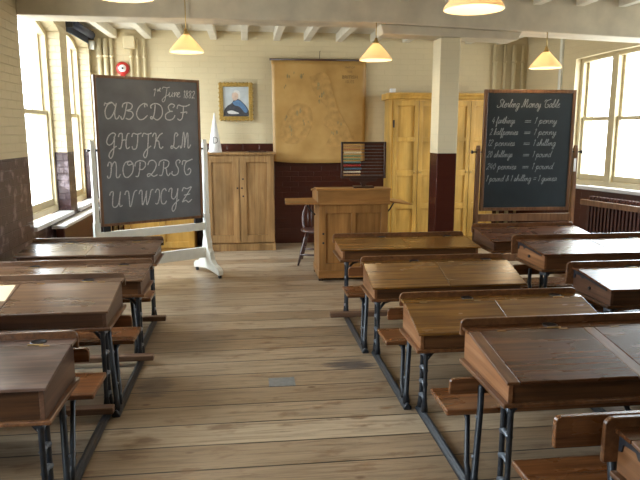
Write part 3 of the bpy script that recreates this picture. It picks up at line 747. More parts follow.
line('Jun', .61, .78, .125, .10, .007, slant=.2, key='d'); line('e', .765, .80, .125, .10, .007)
line('1882', .83, .95, .13, .085, .007, key='d')
line('ABCDEF', .075, .90, .285, .165, .0115, gap=.10)
line('GHIJK', .075, .62, .485, .165, .0115, gap=.08); line('LM', .68, .90, .485, .165, .0115, gap=.08)
line('NOPQRST', .075, .90, .675, .165, .0115, gap=.10)
line('UVWXYZ', .075, .90, .875, .165, .0115, gap=.14)
for b_ in CH.values(): obj('chalk_writing', b_, 'chalk', pn)
CH.clear()
px = BW/2+0.045
for s in (-1, 1):
    bm = BM()
    add_prism(bm, [(-0.035, 0.30), (0.035, 0.30), (0.028, 1.46), (0.012, 1.52), (-0.012, 1.52), (-0.028, 1.46)], 'X', s*px-0.022, s*px+0.022)
    po = obj('post', bm, 'white_paint', ex, 0.004)
    bm = BM(); add_tube(bm, [(s*(px-0.05), 0, 1.42), (s*(px+0.055), 0, 1.42)], 0.011, 10); obj('pivot_pin', bm, 'iron', po)
    # shaped foot: ogee brackets either side of the post
    bm = BM()
    prof = [(-0.42, 0.035), (-0.42, 0.09), (-0.36, 0.12), (-0.25, 0.14), (-0.17, 0.19), (-0.14, 0.27), (-0.10, 0.30), (-0.085, 0.38), (-0.05, 0.44), (-0.042, 0.70),
            (0.042, 0.70), (0.05, 0.44), (0.085, 0.38), (0.10, 0.30), (0.14, 0.27), (0.17, 0.19), (0.25, 0.14), (0.36, 0.12), (0.42, 0.09), (0.42, 0.035), (0.30, 0.05), (0.0, 0.075), (-0.30, 0.05)]
    prof = [(u*0.72, v) for u, v in prof]
    add_prism(bm, prof, 'X', s*px-0.03, s*px+0.03)
    ft = obj('foot', bm, 'white_paint', ex, 0.005)
    for y in (-0.275, 0.275):
        bm = BM(); add_tube(bm, [(s*px-0.012, y, 0.02), (s*px+0.012, y, 0.02)], 0.02, 12); obj('caster', bm, 'iron', ft)
for z0, z1 in ((0.515, 0.60), (0.20, 0.32)):
    bm = BM(); add_box(bm, -px+0.02, px-0.02, -0.018, 0.018, z0, z1); obj('crossbar', bm, 'white_paint', ex, 0.004)
for x in (-BW/2+0.06, BW/2-0.06):
    bm = BM(); add_box(bm, x-0.04, x+0.03, -0.015, 0.02, 0.60, 0.655); obj('board_stop', bm, 'iron', ex)

# ------------------------------------------------------------------ right easel: brown frame, money table
ex = thing('blackboard_easel', 'brown wooden easel holding the black board with the chalked money table', 'blackboard', (3.0, 6.40, 0), math.radians(-1.5))
Z0, Z1, BW = 0.76, 2.04, 1.0
bm = BM(); add_box(bm, -BW/2+0.02, BW/2-0.02, -0.012, 0.012, Z0+0.02, Z1-0.02)
pn = obj('slate_panel', bm, 'slate_dark', ex)
bm = BM(); f = 0.036
add_box(bm, -BW/2, -BW/2+f, -0.02, 0.02, Z0, Z1); add_box(bm, BW/2-f, BW/2, -0.02, 0.02, Z0, Z1)
add_box(bm, -BW/2+f, BW/2-f, -0.02, 0.02, Z0, Z0+f); add_box(bm, -BW/2+f, BW/2-f, -0.02, 0.02, Z1-f, Z1)
obj('board_frame', bm, 'board_frame', pn, 0.004)
line('Sterling Money Table', .13, .82, .145, .085, .0065, slant=.35)
rows = [('4 farthings', .09, .34, '1 penny', .275), ('2 halfpennies', .07, .38, '1 penny', .368), ('12 pennies', .05, .35, '1 shilling', .458),
        ('20 shillings', .05, .33, '1 pound', .552), ('240 pennies', .05, .38, '1 pound.', .652)]
for a, u0, u1, b2, v in rows:
    line(a, u0, u1, v, .072, .0055, slant=.3, key=v); line('=', .44, .52, v, .06, .0065, slant=.1, key=v); line(b2, .55, .80 if b2 != '1 pound' else .76, v, .072, .0055, slant=.3, key=v)
line('1 pound & 1 shilling = 1 guinea', .05, .84, .752, .07, .0055, slant=.3)
for b_ in CH.values(): obj('chalk_writing', b_, 'chalk_faint', pn)
px = BW/2+0.04
for s in (-1, 1):
    bm = BM(); add_prism(bm, [(-0.03, 0.08), (0.03, 0.08), (0.025, 1.42), (0.01, 1.46), (-0.01, 1.46), (-0.025, 1.42)], 'X', s*px-0.02, s*px+0.02)
    po = obj('post', bm, 'easel_wood', ex, 0.004)
    bm = BM(); add_tube(bm, [(s*(px-0.06), 0, 1.39), (s*(px+0.055), 0, 1.39), (s*(px+0.06), 0, 1.39), (s*(px+0.075), 0, 1.39)], [0.008, 0.008, 0.02, 0.018], 10); obj('pivot_knob', bm, 'iron', po)
    bm = BM(); add_prism(bm, [(-0.36, 0.0), (-0.36, 0.06), (-0.1, 0.12), (-0.05, 0.3), (0.05, 0.3), (0.1, 0.12), (0.36, 0.06), (0.36, 0.0)], 'X', s*px-0.028, s*px+0.028)
    obj('foot', bm, 'easel_wood', ex, 0.005)
for z0, z1 in ((0.645, 0.725), (0.2, 0.28)):
    bm = BM(); add_box(bm, -px+0.018, px-0.018, -0.02, 0.02, z0, z1); obj('crossbar', bm, 'easel_wood', ex, 0.004)
bm = BM(); add_box(bm, px-0.024, px+0.002, -0.028, -0.0255, 1.18, 1.32); obj('paper_label', bm, 'paper', ex)

# ------------------------------------------------------------------ cupboards
def panel_door(name, x0, x1, z0, z1, y, mat, parent, rails, st=0.06, th=0.028):
    """framed door; rails = list of panel (z0,z1) openings; front at y-th, grows toward -y"""
    bm = BM()
    add_box(bm, x0, x0+st, y-th, y, z0, z1); add_box(bm, x1-st, x1, y-th, y, z0, z1)
    zs = [z0] + [q for p in rails for q in p] + [z1]
    for k in range(0, len(zs), 2):
        add_box(bm, x0+st, x1-st, y-th, y, zs[k], zs[k+1])
    for a, b in rails: add_box(bm, x0+st, x1-st, y-th*0.2, y, a, b)
    return obj(name, bm, mat, parent, 0.004)

cb = thing('cupboard', 'pale oak two door cupboard between the alphabet board and the teacher\'s desk', 'cupboard', (-0.085, 8.40, 0))
w = 0.465
bm = BM(); add_box(bm, -w, w, 0.0, 0.47, 0.10, 1.30); obj('carcass', bm, 'pale_oak', cb, 0.004)
bm = BM(); add_box(bm, -w-0.01, w+0.01, -0.02, 0.47, 0.0, 0.10); obj('plinth', bm, 'pale_oak', cb, 0.006)
bm = BM(); add_box(bm, -w-0.025, w+0.025, -0.04, 0.475, 1.30, 1.33); obj('top_board', bm, 'pale_oak', cb, 0.006)
for a, b, sgn in ((-w+0.01, -0.004, -1), (0.004, w-0.01, 1)):
    d = panel_door('door', a, b, 0.115, 1.285, -0.001, 'pale_oak', cb, [(0.22, 1.20)], 0.085)
    bm = BM(); add_tube(bm, [(0.03 if sgn > 0 else -0.03, -0.030, 0.86), (0.03 if sgn > 0 else -0.03, -0.045, 0.86)], 0.012, 10)
    obj('knob', bm, 'dark_wood', d)
for z in (0.75, 0.98):
    bm = BM(); add_tube(bm, [(0.045, -0.0295, z), (0.045, -0.032, z)], 0.012, 10); obj('lock_plate', bm, 'iron', cb)

cb = thing('cupboard', 'low yellow pine cupboard partly hidden behind the alphabet board', 'cupboard', (-1.16, 8.42, 0))
w = 0.46
bm = BM(); add_box(bm, -w, w, 0, 0.42, 0.0, 0.98); obj('carcass', bm, 'yellow_pine', cb, 0.004)
bm = BM(); add_box(bm, -w-0.02, w+0.02, -0.03, 0.43, 0.98, 1.01); obj('top_board', bm, 'yellow_pine', cb, 0.005)
for a, b in ((-w+0.01, -0.003), (0.003, w-0.01)):
    panel_door('door', a, b, 0.06, 0.96, -0.001, 'yellow_pine', cb, [(0.14, 0.88)], 0.07)

cb = thing('tall_cupboard', 'tall yellow varnished cupboard with moulded cornice behind the column', 'cupboard', (2.735, 8.44, 0))
w = 0.745
bm = BM(); add_box(bm, -w, w, 0, 0.44, 0.0, 2.04); obj('carcass', bm, 'yellow_pine', cb, 0.003)
bm = BM()
prof = [(0.44, 2.04), (-0.005, 2.04), (-0.02, 2.055), (-0.025, 2.075), (-0.05, 2.095), (-0.06, 2.105), (-0.06, 2.125), (0.44, 2.125)]
add_prism(bm, prof, 'X', -w-0.05, w+0.05); obj('cornice', bm, 'yellow_pine', cb, 0.004)
bm = BM(); add_box(bm, -w-0.012, w+0.012, -0.015, 0.44, 0, 0.12); obj('plinth', bm, 'yellow_pine', cb, 0.004)
dw = (2*w-0.08)/4
for k in range(4):
    a = -w+0.025 + k*dw + (0.0 if k < 2 else 0.03); b = a+dw-0.006
    d = panel_door('door', a, b, 0.13, 2.02, -0.001, 'yellow_pine', cb, [(0.2, 0.54), (0.62, 1.0), (1.08, 1.47), (1.53, 1.95)], 0.055)
    bm = BM(); add_box(bm, (a if k % 2 == 0 else b)-0.012, (a if k % 2 == 0 else b)+0.012, -0.032, -0.0295, 1.66, 1.76); obj('hinge', bm, 'iron', d)
    bm = BM(); xx = b-0.03 if k % 2 == 0 else a+0.03; add_tube(bm, [(xx, -0.0295, 1.05), (xx, -0.048, 1.05)], 0.013, 10); obj('knob', bm, 'brass', d)

o = boxo('small_box', 1.985, 2.055, 8.50, 8.58, 2.1265, 2.185, 'paper', None, 0.004)
tag(o, 'small white box on top of the tall yellow cupboard', 'box')

# dunce cap and slate on the oak cupboard
cp = thing('paper_cone_hat', 'white pointed paper hat with a letter D standing on the oak cupboard', 'hat', (-0.405, 8.58, 1.331))
bm = BM(); add_lathe(bm, [(0.092, 0.0), (0.093, 0.002), (0.005, 0.52), (0.0, 0.522)], seg=32); 
obj('cone', bm, 'paper', cp)
bm = BM()
def cone_place(u, v, d):
    r = 0.093*(1-v/0.522)+0.002; t = u/max(r, 0.02)
    return (r*math.sin(t), -r*math.cos(t), v)
for st in ([(-.024, .125), (-.024, .20)], [(-.034, .20), (.004, .198), (.028, .175), (.028, .145), (.004, .124), (-.034, .124)]):
    add_ribbon(bm, spline([(u+0.01, v) for u, v in st], 6), 0.008, cone_place)
obj('letter', bm, 'ink', cp)
bm = BM(); add_box(bm, -0.12, 0.12, -0.05, 0.05, 0, 0.012)
o = obj('writing_slate', bm, 'dark_wood', None, 0.003); o.location = (0.15, 8.52, 1.331); o.rotation_euler = (0, 0, 0.2)
tag(o, 'small thin dark slate lying flat on the oak cupboard top', 'slate')

# ------------------------------------------------------------------ teacher's desk, abacus, chair
td = thing('teacher_desk', 'tall oak teacher\'s desk with side flaps standing in front of the wall map', 'desk', (1.145, 6.54, 0))
w = 0.375
bm = BM()
add_box(bm, -w, w, 0.02, 0.50, 0.09, 0.83)
obj('carcass', bm, 'desk_oak', td, 0.004)
panel_door('front_panel', -w+0.0, w-0.0, 0.10, 0.83, 0.019, 'desk_oak', td, [(0.19, 0.74)], 0.075)
bm = BM(); add_box(bm, -0.022, 0.022, -0.006, 0.0125, 0.19, 0.74); obj('muntin', bm, 'desk_oak', td, 0.003)
bm = BM(); add_box(bm, -w-0.008, w+0.008, -0.02, 0.51, 0.03, 0.115); obj('plinth', bm, 'desk_oak_h', td, 0.005)
for x in (-w+0.02, w-0.02):
    for y in (0.02, 0.48):
        bm = BM(); add_box(bm, x-0.025, x+0.025, y-0.025, y+0.025, 0, 0.03); obj('foot', bm, 'dark_wood', td, 0.004)
bm = BM(); add_prism(bm, [(-0.03, 0.83), (-0.03, 0.985), (0.18, 0.985), (0.54, 0.935), (0.54, 0.83)], 'X', -w-0.015, w+0.015); obj('writing_box', bm, 'desk_oak_h', td, 0.003)
bm = BM(); add_prism(bm, [(-0.045, 0.986), (-0.045, 1.006), (0.19, 1.006), (0.56, 0.955), (0.56, 0.936), (0.19, 0.986)], 'X', -w-0.03, w+0.025); obj('lid', bm, 'desk_oak_h', td, 0.004)
bm = BM(); add_box(bm, -w-0.02, w+0.02, -0.038, -0.03, 0.835, 0.85); obj('moulding', bm, 'desk_oak_h', td, 0.003)
bm = BM(); add_prism(bm, [(-w-0.36, -0.02), (-w-0.016, -0.05), (-w-0.016, 0.48), (-w-0.34, 0.44)], 'Z', 0.842, 0.862); fl = obj('side_flap', bm, 'desk_oak_h', td, 0.004); fl['label'] = 'raised left flap'
bm = BM(); add_prism(bm, [(w+0.016, 0.865), (w+0.27, 0.83), (w+0.27, 0.815), (w+0.016, 0.848)], 'Y', 0.02, 0.44); obj('side_flap', bm, 'desk_oak_h', td, 0.004)
for sx in (-1, 1):
    bm = BM(); x0 = sx*(w+0.018)
    add_tube(bm, [(x0, 0.2, 0.70), (x0+sx*0.05, 0.2, 0.75), (x0+sx*0.10, 0.2, 0.832)], 0.009, 8); obj('flap_bracket', bm, 'iron', td)
for z in (0.42, 0.52):
    bm = BM(); add_tube(bm, [(-w+0.045, -0.0095, z), (-w+0.045, -0.013, z)], 0.012, 10); obj('keyhole', bm, 'iron', td)

ab = thing('abacus', 'dark framed bead abacus with coloured beads standing on the teacher\'s desk', 'abacus', (1.262, 6.62, 1.0065))
W, A0, A1 = 0.245, 0.10, 0.49
bm = BM()
for x0, x1 in ((-W, -W+0.022), (W-0.022, W)): add_box(bm, x0, x1, -0.014, 0.014, A0, A1)
add_box(bm, -W+0.022, W-0.022, -0.014, 0.014, A0, A0+0.028); add_box(bm, -W+0.022, W-0.022, -0.014, 0.014, A1-0.02, A1)
obj('frame', bm, 'dark_wood', ab, 0.003)
bm = BM(); add_prism(bm, [(-0.16, A0), (-0.13, A0-0.03), (-0.03, A0-0.045), (-0.02, 0.018), (0.02, 0.018), (0.03, A0-0.045), (0.13, A0-0.03), (0.16, A0)], 'Y', -0.016, 0.016); obj('bracket', bm, 'dark_wood', ab, 0.003)
bm = BM(); add_box(bm, -0.11, 0.11, -0.06, 0.06, 0, 0.018); obj('base', bm, 'dark_wood', ab, 0.004)
order = [0, 1, 2, 3, 3, 4, 5, 6, 2, 0]
bead_me = None
for k in range(10):
    z = A1-0.045 - k*0.0345
    bm = BM(); add_tube(bm, [(-W+0.015, 0, z), (W-0.015, 0, z)], 0.0035, 6); rd = obj('rod', bm, 'iron_worn', ab)
    for q in range(10):
        bm = BM(); add_lathe(bm, [(0, -0.0092), (0.008, -0.0085), (0.0125, 0), (0.008, 0.0085), (0, 0.0092)], seg=10)
        b = obj('bead', bm, BEADS[order[k]], rd)
        b.rotation_euler = (0, PI/2, 0); b.location = (-W+0.034 + q*0.0188 + (0.008 if k in (2, 7) else 0), 0, z)

ch = thing('windsor_chair', 'dark brown spindle back chair behind the teacher\'s desk', 'chair', (0.86, 7.50, 0), math.radians(-12))
bm = BM(); add_lathe(bm, [(0, 0.385), (0.15, 0.388), (0.195, 0.398), (0.205, 0.412), (0.195, 0.424), (0.1, 0.414), (0, 0.41)], seg=28, sx=1.0, sy=0.95); obj('seat', bm, 'chair_wood', ch)
for sx in (-1, 1):
    for sy in (-1, 1):
        bm = BM(); a = Vector((sx*0.12, sy*0.11, 0.395)); b = Vector((sx*0.215, sy*0.20, 0.0))
        add_tube(bm, [a, a.lerp(b, .25), a.lerp(b, .35), a.lerp(b, .55), a.lerp(b, .7), b], [0.013, 0.018, 0.014, 0.02, 0.016, 0.011], 10); obj('leg', bm, 'chair_wood', ch)
    a = Vector((sx*0.17, -0.16, 0.17)); b = Vector((sx*0.17, 0.16, 0.17))
    bm = BM(); add_tube(bm, [a, a.lerp(b, .5), b], [0.009, 0.014, 0.009], 8); obj('stretcher', bm, 'chair_wood', ch)
bm = BM(); add_tube(bm, [(-0.17, 0, 0.17), (0, 0, 0.17), (0.17, 0, 0.17)], [0.009, 0.014, 0.009], 8); obj('stretcher', bm, 'chair_wood', ch)
bm = BM(); add_tube(bm, [(-0.195, -0.18, 0.13), (0, -0.185, 0.13), (0.195, -0.18, 0.13)], [0.009, 0.013, 0.009], 8); obj('stretcher', bm, 'chair_wood', ch)
bow = spline([(-0.175, 0.10, 0.41), (-0.195, 0.15, 0.55), (-0.16, 0.20, 0.68), (-0.08, 0.23, 0.745), (0, 0.235, 0.76), (0.08, 0.23, 0.745), (0.16, 0.20, 0.68), (0.195, 0.15, 0.55), (0.175, 0.10, 0.41)], 5)
bm = BM(); add_tube(bm, bow, 0.014, 8); obj('back_bow', bm, 'chair_wood', ch)
for k in range(7):
    x = -0.135 + 0.045*k
    zt_ = 0.76 - 1.9*x*x - 2.5*abs(x)**3; 
    bm = BM(); add_tube(bm, [(x*0.9, 0.13, 0.41), (x, 0.15+0.03, 0.55), (x, 0.215+0.0, zt_-0.015)], [0.007, 0.01, 0.006], 8); obj('spindle', bm, 'chair_wood', ch)

# ------------------------------------------------------------------ wall things
mp = thing('wall_map', 'large aged amber cloth map hanging on the back wall', 'map', (1.045, 8.86, 0))
nx, nz = 24, 20; bm = BM(); rows_ = []
for j in range(nz+1):
    t = j/nz; z = 2.575 + (1.165-2.575)*t
    r_ = []
    for i in range(nx+1):
        s = i/nx*2-1; hw = 0.665 - 0.012*t
        curl = -0.05*max(0, t-0.8)**2*25*0.5 + 0.008*math.sin(s*7+t*2)*t
        zz = z - (0.03*abs(s)**3 if t > 0.97 else 0)*-1
        r_.append(bm.verts.new((s*hw, curl-0.01, zz)))
    rows_.append(r_)
for j in range(nz):
    for i in range(nx):
        f = bm.faces.new((rows_[j][i], rows_[j+1][i], rows_[j+1][i+1], rows_[j][i+1])); f.smooth = True
sh = obj('map_sheet', bm, 'map', mp)
md = sh.modifiers.new('thick', 'SOLIDIFY'); md.thickness = 0.003
bm = BM(); add_tube(bm, [(-0.69, -0.004, 2.587), (0.69, -0.004, 2.587)], 0.015, 10); obj('top_rod', bm, 'dark_wood', mp)
bm = BM(); add_tube(bm, [(0.0, -0.01, 2.59), (0.012, 0.012, 2.70)], 0.004, 6); add_tube(bm, [(0.012, 0.055, 2.70), (0.012, -0.004, 2.703)], 0.006, 6); obj('hanging_cord', bm, 'dark_wood', mp)
# faint land shapes printed on the sheet
def fly(x, z):
    t = (2.575-z)/1.41; s = x/0.66
    return -0.05*max(0, t-0.8)**2*25*0.5 + 0.008*math.sin(s*7+t*2)*t - 0.0175
def blob(bm, pts):
    P = spline(pts + [pts[0]], 5)[:-1]
    vs = [bm.verts.new((p.x, fly(p.x, p.y), p.y)) for p in P]
    bm.faces.new(vs)
bm = BM()
blob(bm, [(-.52, 1.72), (-.42, 1.92), (-.26, 2.0), (-.12, 1.92), (-.10, 1.72), (-.2, 1.5), (-.38, 1.43), (-.55, 1.5)])
blob(bm, [(-.14, 2.36), (.05, 2.42), (.16, 2.3), (.1, 2.18), (.2, 2.05), (.3, 1.85), (.42, 1.66), (.5, 1.5), (.3, 1.4), (.1, 1.42), (.18, 1.6), (.05, 1.72), (.12, 1.9), (.0, 2.05), (-.1, 2.2)])
bmesh.ops.triangulate(bm, faces=bm.faces[:])
obj('land_print', bm, 'map_land', mp)
bm = BM()
for (cx, cz, n_) in ((-.4, 2.4, 3), (-.22, 2.37, 4), (-.5, 2.25, 2), (-.05, 2.2, 4), (.03, 2.08, 4), (-.2, 1.7, 3), (-.38, 1.62, 3), (.2, 1.62, 3), (-.3, 1.88, 3), (-.48, 1.78, 2), (.3, 1.75, 2)):
    for q in range(n_):
        x = cx+random.uniform(-.05, .05); z = cz+random.uniform(-.06, .06); a = random.uniform(.008, .022)
        P = [(x+a*math.cos(2*PI*k/7)*random.uniform(.5, 1), z+a*2.2*math.sin(2*PI*k/7)*random.uniform(.5, 1)) for k in range(7)]
        vs = [bm.verts.new((u, fly(u, v)-0.001, v)) for u, v in P]; bm.faces.new(vs)
obj('hill_print', bm, 'map_hill', mp)
def text_obj(s, size, x, z, mat, parent, y):
    cu = bpy.data.curves.new('print', 'FONT'); cu.body = s; cu.size = size; cu.align_x = 'CENTER'
    to = bpy.data.objects.new('print', cu); COL.objects.link(to)
    dg = bpy.context.evaluated_depsgraph_get(); me = bpy.data.meshes.new_from_object(to.evaluated_get(dg))
    bpy.data.objects.remove(to); bpy.data.curves.remove(cu)
    me.transform(Matrix.Translation((x, y, z)) @ Matrix.Rotation(PI/2, 4, 'X'))
    me.materials.clear(); me.materials.append(M[mat])
    o = bpy.data.objects.new('map_title', me); COL.objects.link(o); o.parent = parent
    return o
for s, sz_, z in (('PHILIPS NEW MAP', .04, 2.475), ('OF THE', .035, 2.415), ('BRITISH', .07, 2.33), ('ISLES', .06, 2.26)):
    pass
for s, sz_, z in (('MAP OF', .042, 2.475), ('THE', .04, 2.415), ('BRITISH', .066, 2.335), ('ISLES', .058, 2.275)):
    text_obj(s, sz_, 0.43, z, 'map_ink', mp, -0.022)

pc = thing('framed_portrait', 'small gilt framed portrait of a seated woman above the oak cupboard', 'picture', (-0.115, 8.885, 2.015))
bm = BM(); a, b, f = 0.23, 0.255, 0.055
for x0, x1, z0, z1 in ((-a, -a+f, -b, b), (a-f, a, -b, b), (-a+f, a-f, -b, -b+f), (-a+f, a-f, b-f, b)): add_box(bm, x0, x1, -0.03, 0.03, z0, z1)
for k in range(9):
    for zz in (-b, b): add_lathe(bm, [(0, -0.014), (0.016, -0.006), (0.016, 0.006), (0, 0.014)], (-a+0.02+(2*a-0.04)*k/8, -0.022, zz*0.985), 10)
    for xx in (-a, a): add_lathe(bm, [(0, -0.014), (0.016, -0.006), (0.016, 0.006), (0, 0.014)], (xx*0.985, -0.022, -b+0.02+(2*b-0.04)*k/8), 10)
obj('frame', bm, 'gold', pc, 0.006)
bm = BM(); add_box(bm, -a+f-0.005, a-f+0.005, -0.012, 0.0, -b+f-0.005, b-f+0.005)
pr = obj('print', bm, 'print_ground', pc)
def flat(name, pts, mat, d):
    bm = BM(); add_prism(bm, [(p.x, p.y) for p in spline(pts + [pts[0]], 4)[:-1]], 'Y', -0.0125-d, -0.012); 
    bmesh.ops.triangulate(bm, faces=[f for f in bm.faces if len(f.verts) > 4]); return obj(name, bm, mat, pr)
flat('printed_dress', [(-.17, -.195), (-.165, -.12), (-.12, -.06), (-.06, -.02), (-.02, .03), (.04, .03), (.09, -.01), (.15, -.08), (.17, -.195)], 'print_dress', 0.001)
flat('printed_sash', [(-.05, -.01), (.03, .02), (.10, -.03), (.16, -.12), (.12, -.15), (.05, -.07), (-.02, -.05)], 'print_sash', 0.002)
flat('printed_lace', [(-.12, -.13), (-.06, -.12), (.0, -.14), (.04, -.16), (-.04, -.17), (-.11, -.16)], 'print_lace', 0.003)
flat('printed_face', [(-.045, .03), (-.055, .07), (-.045, .115), (-.005, .13), (.03, .11), (.03, .06), (.01, .025), (-.02, .015)], 'skin', 0.003)
flat('printed_cap', [(-.03, .115), (-.025, .145), (.01, .155), (.045, .14), (.06, .09), (.055, .03), (.035, .05), (.03, .1), (.0, .125)], 'print_lace', 0.004)

bl = thing('fire_bell', 'round red fire bell with white dial high in the left corner', 'bell', (-1.62, YB-0.0005, 2.445))
bm = BM(); add_lathe(bm, [(0, 0), (0.075, 0), (0.088, 0.012), (0.09, 0.03), (0.075, 0.05), (0.05, 0.055)], seg=28); o = obj('dome', bm, 'red', bl); o.rotation_euler = (PI/2, 0, 0)
bm = BM(); add_lathe(bm, [(0.050, 0.05), (0.048, 0.056), (0.0, 0.057)], seg=28); o = obj('dial', bm, 'paper', bl); o.rotation_euler = (PI/2, 0, 0)
bm = BM(); add_lathe(bm, [(0.014, 0.057), (0.012, 0.064), (0, 0.065)], seg=14); o = obj('dial_centre', bm, 'ink', bl); o.rotation_euler = (PI/2, 0, 0)
bm = BM(); add_prism(bm, [(-0.025, -0.08), (0.025, -0.08), (0.055, -0.13), (-0.055, -0.13)], 'Y', -0.05, 0.05); obj('base', bm, 'red', bl, 0.004)

def pipe(x, r, label, grp, mat='cream_paint', y=None, z0=0.0, z1=2.83):
    bm = BM(); y = YB-r-0.012 if y is None else y
    add_tube(bm, [(0, 0, z0), (0, 0, z1)], r, 12)
    for z in (0.6, 1.3, 2.1, 2.6):
        if z0 < z < z1-0.05: add_tube(bm, [(0, 0, z-0.015), (0, 0, z+0.015)], r+0.008, 12); add_box(bm, -0.01, 0.01, 0, YB-y-0.001, z-0.01, z+0.01)
    o = obj('pipe', bm, mat); o.location = (x, y, 0)
    return tag(o, label, 'pipe', grp)
for x, r in ((-1.91, .03), (-1.83, .03), (-1.755, .022)):
    pipe(x, r, 'cream painted vertical pipe in the far left corner', 'pipes in the left corner')
for x, r in ((-1.50, .016), (-1.415, .016), (-1.325, .018)):
    pipe(x, r, 'thin cream painted pipe running up behind the alphabet board', 'pipes behind the alphabet board', z1=2.699 if x < -1.45 else 2.83)
for x, r in ((3.60, .03), (3.75, .02), (3.885, .028), (4.02, .02)):
    pipe(x, r, 'cream painted vertical pipe on back wall above the money table board', 'pipes beside the tall cupboard')
o = boxo('junction_box', -1.585, -1.435, 8.80, YB, 2.70, 2.86, 'cream_paint', None, 0.008)
tag(o, 'square cream junction box on the wall above the red fire bell', 'junction box')
o = boxo('wall_sensor', XW, XW+0.07, 8.83, 8.90, 2.68, 2.79, 'white_paint', None, 0.01)
tag(o, 'small white box fixed high on the wall in the far left corner', 'sensor')

bd = thing('roller_blind', 'rolled up navy blind above the far left window', 'blind', (XW, 8.28, 2.835))
bm = BM(); add_tube(bm, [(0.055, -0.50, 0.02), (0.055, 0.50, 0.02)], 0.048, 16); obj('roll', bm, 'blind', bd)
bm = BM(); add_box(bm, 0.0, 0.012, -0.50, 0.50, -0.09, 0.06); obj('fabric', bm, 'blind', bd)
for y in (-0.515, 0.50):
    bm = BM(); add_box(bm, 0.0, 0.08, y, y+0.015, -0.04, 0.07); obj('end_bracket', bm, 'iron', bd)

# radiators
rd = thing('radiator', 'low maroon panel radiator with daylight painted as a pale top, under the left windows', 'radiator', (XW, 7.45, 0))
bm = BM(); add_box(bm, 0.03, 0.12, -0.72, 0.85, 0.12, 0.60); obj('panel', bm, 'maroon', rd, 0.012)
bm = BM(); add_box(bm, 0.0, 0.145, -0.75, 0.88, 0.60, 0.635); obj('daylit_top', bm, 'stone', rd, 0.006)  # pale slab paints in the daylight on the radiator's top edge
for y in (-0.55, 0.65):
    bm = BM(); add_box(bm, 0.045, 0.105, y-0.025, y+0.025, 0, 0.12); obj('foot', bm, 'maroon', rd)
rd = thing('radiator', 'long dark maroon column radiator with wooden rail under the right window', 'radiator'); rd.matrix_world = frame_right()
u0, u1 = 1.55, 4.2
k = 0; u = u0
while u < u1:
    bm = BM()
    add_prism(bm, [(-0.07, 0.10), (-0.155, 0.10), (-0.165, 0.14), (-0.165, 0.77), (-0.15, 0.80), (-0.075, 0.80), (-0.06, 0.77), (-0.06, 0.14)], 'X', u-0.016, u+0.016)
    obj('section', bm, 'maroon', rd, 0.006); u += 0.055
bm = BM()
for z in (0.16, 0.72): add_tube(bm, [(u0-0.06, -0.11, z), (u1+0.02, -0.11, z)], 0.022, 10)
obj('manifold', bm, 'maroon', rd)
bm = BM(); add_box(bm, u0-0.1, u1+0.05, -0.215, -0.172, 0.685, 0.755); obj('guard_rail', bm, 'easel_wood', rd, 0.008)
for u in (u0+0.03, (u0+u1)/2, u1-0.03):
    bm = BM(); add_box(bm, u-0.008, u+0.008, -0.172, -0.002, 0.70, 0.72); obj('rail_bracket', bm, 'iron', rd)
    bm = BM(); add_box(bm, u-0.02, u+0.02, -0.14, -0.08, 0, 0.11); obj('foot', bm, 'maroon', rd)

# floor plate
bm = BM(); add_box(bm, -0.085, 0.085, -0.07, 0.07, 0, 0.003)
for sx in (-1, 1):
    for sy in (-1, 1): add_lathe(bm, [(0.006, 0.003), (0.005, 0.0045), (0, 0.005)], (sx*0.073, sy*0.058, 0), 8)
o = obj('floor_plate', bm, 'steel'); o.location = (0.205, 3.81, 0.0005); tag(o, 'small grey metal plate screwed to the floorboards in the aisle', 'floor plate')

# ------------------------------------------------------------------ pendant lamps
def lamp(x, y, z, top, label, grp, e=5.5):
    t = thing('pendant_lamp', label, 'lamp', (x, y, z), 0, grp)
    bm = BM(); prof = [(r_*0.93, z_*0.86) for r_, z_ in [(0.168, 0.0), (0.172, 0.004), (0.165, 0.022), (0.10, 0.105), (0.045, 0.17), (0.032, 0.182), (0.030, 0.182), (0.041, 0.166), (0.096, 0.10), (0.16, 0.02), (0.168, 0.0)]]
    add_lathe(bm, prof, seg=40); obj('shade', bm, 'shade', t)
    bm = BM(); add_lathe(bm, [(0.0, 0.150), (0.031, 0.153), (0.031, 0.165), (0.018, 0.185), (0.012, 0.21), (0.0, 0.213)], seg=16); obj('cap', bm, 'brass', t)
    bm = BM(); add_tube(bm, [(0, 0, 0.205), (0, 0, top-z)], 0.0045, 8); obj('cord', bm, 'brass', t)
    bm = BM(); add_lathe(bm, [(0.0, 0.035), (0.02, 0.04), (0.03, 0.06), (0.027, 0.08), (0.014, 0.11), (0.014, 0.148), (0, 0.148)], seg=16); obj('bulb', bm, 'bulb', t)
    ld = bpy.data.lights.new('bulb_light', 'POINT'); ld.energy = e; ld.color = (1.0, 0.80, 0.54); ld.shadow_soft_size = 0.03
    lo = bpy.data.objects.new('bulb_light', ld); COL.objects.link(lo); lo.location = (x, y, z+0.02)
GLP = 'lit conical pendant lamps'
lamp(-0.525, 6.10, 2.332, 2.84, 'lit conical pendant lamp over the alphabet board', GLP)
lamp(1.275, 6.12, 2.285, 2.635, 'lit conical pendant lamp hanging in front of the wall map', GLP)
lamp(3.01, 6.12, 2.232, 2.578, 'lit conical pendant lamp over the money table board', GLP)
lamp(1.215, 3.32, 2.237, ZC, 'large looking lit pendant lamp at the top edge right of centre', GLP)
lamp(-0.585, 3.32, 2.26, ZC, 'large looking lit pendant lamp cut by the top edge at the left', GLP)

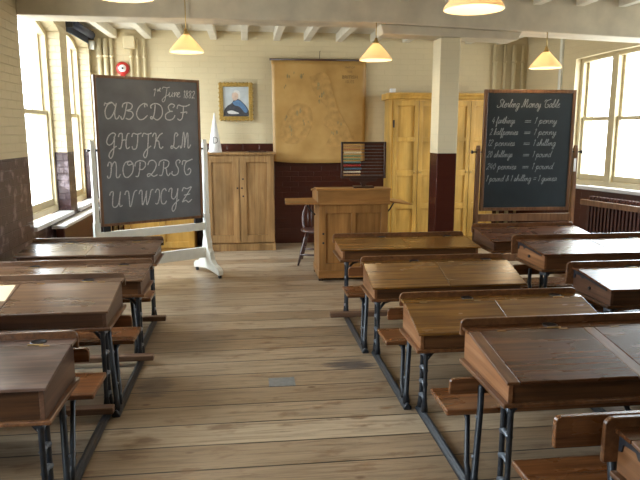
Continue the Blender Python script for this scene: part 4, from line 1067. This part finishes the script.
# ------------------------------------------------------------------ daylight
wd = bpy.data.worlds.new('overcast'); S.world = wd; wd.use_nodes = True
nt = wd.node_tree; nt.nodes.clear()
out = nt.nodes.new('ShaderNodeOutputWorld'); bg = nt.nodes.new('ShaderNodeBackground')
tc = nt.nodes.new('ShaderNodeTexCoord'); sp = nt.nodes.new('ShaderNodeSeparateXYZ')
nt.links.new(tc.outputs['Generated'], sp.inputs[0])
col = ramp(nt, sp.outputs[2], [(0.0, (0.45, 0.46, 0.45)), (0.06, (0.78, 0.88, 0.98)), (0.9, (0.86, 0.94, 1.0))])
nt.links.new(col, bg.inputs[0]); bg.inputs[1].default_value = 20.0
nt.links.new(bg.outputs[0], out.inputs[0])
def portal(mw, sx, sy, u, z):
    ld = bpy.data.lights.new('daylight_portal', 'AREA'); ld.shape = 'RECTANGLE'; ld.size = sx; ld.size_y = sy
    ld.cycles.is_portal = True
    lo = bpy.data.objects.new('daylight_portal', ld); COL.objects.link(lo)
    # area light looks along -Z; local frame: x along wall, y up, -z into room (wall frame -y)
    R = Matrix(((1, 0, 0, u), (0, 0, 1, 0.34), (0, 1, 0, z), (0, 0, 0, 1)))
    lo.matrix_world = mw @ R
for a, b in LW: portal(frame_left(), b-a, 2.2, (a+b)/2, 1.75)
for a, b in RW: portal(frame_right(), b-a, 1.75, (a+b)/2, 1.75)

# ------------------------------------------------------------------ camera
cd = bpy.data.cameras.new('camera'); cam = bpy.data.objects.new('camera', cd); COL.objects.link(cam)
cd.sensor_width = 36.0; cd.sensor_fit = 'HORIZONTAL'; cd.lens = 36.0*620/640
cam.location = (0, 0, 1.6); cam.rotation_euler = (math.radians(90-9.88), 0, math.radians(-6.8))
cd.clip_start = 0.05; cd.clip_end = 100
S.camera = cam
vs = S.view_settings
S.display_settings.display_device = 'sRGB'
vs.view_transform = 'Standard'; vs.look = 'None'; vs.exposure = 0.0; vs.gamma = 1.0; vs.use_curve_mapping = False
S.cycles.max_bounces = 10; S.cycles.diffuse_bounces = 6; S.cycles.transparent_max_bounces = 12
S.cycles.use_denoising = True; S.cycles.sample_clamp_indirect = 6.0
S.cycles.caustics_reflective = False; S.cycles.caustics_refractive = False
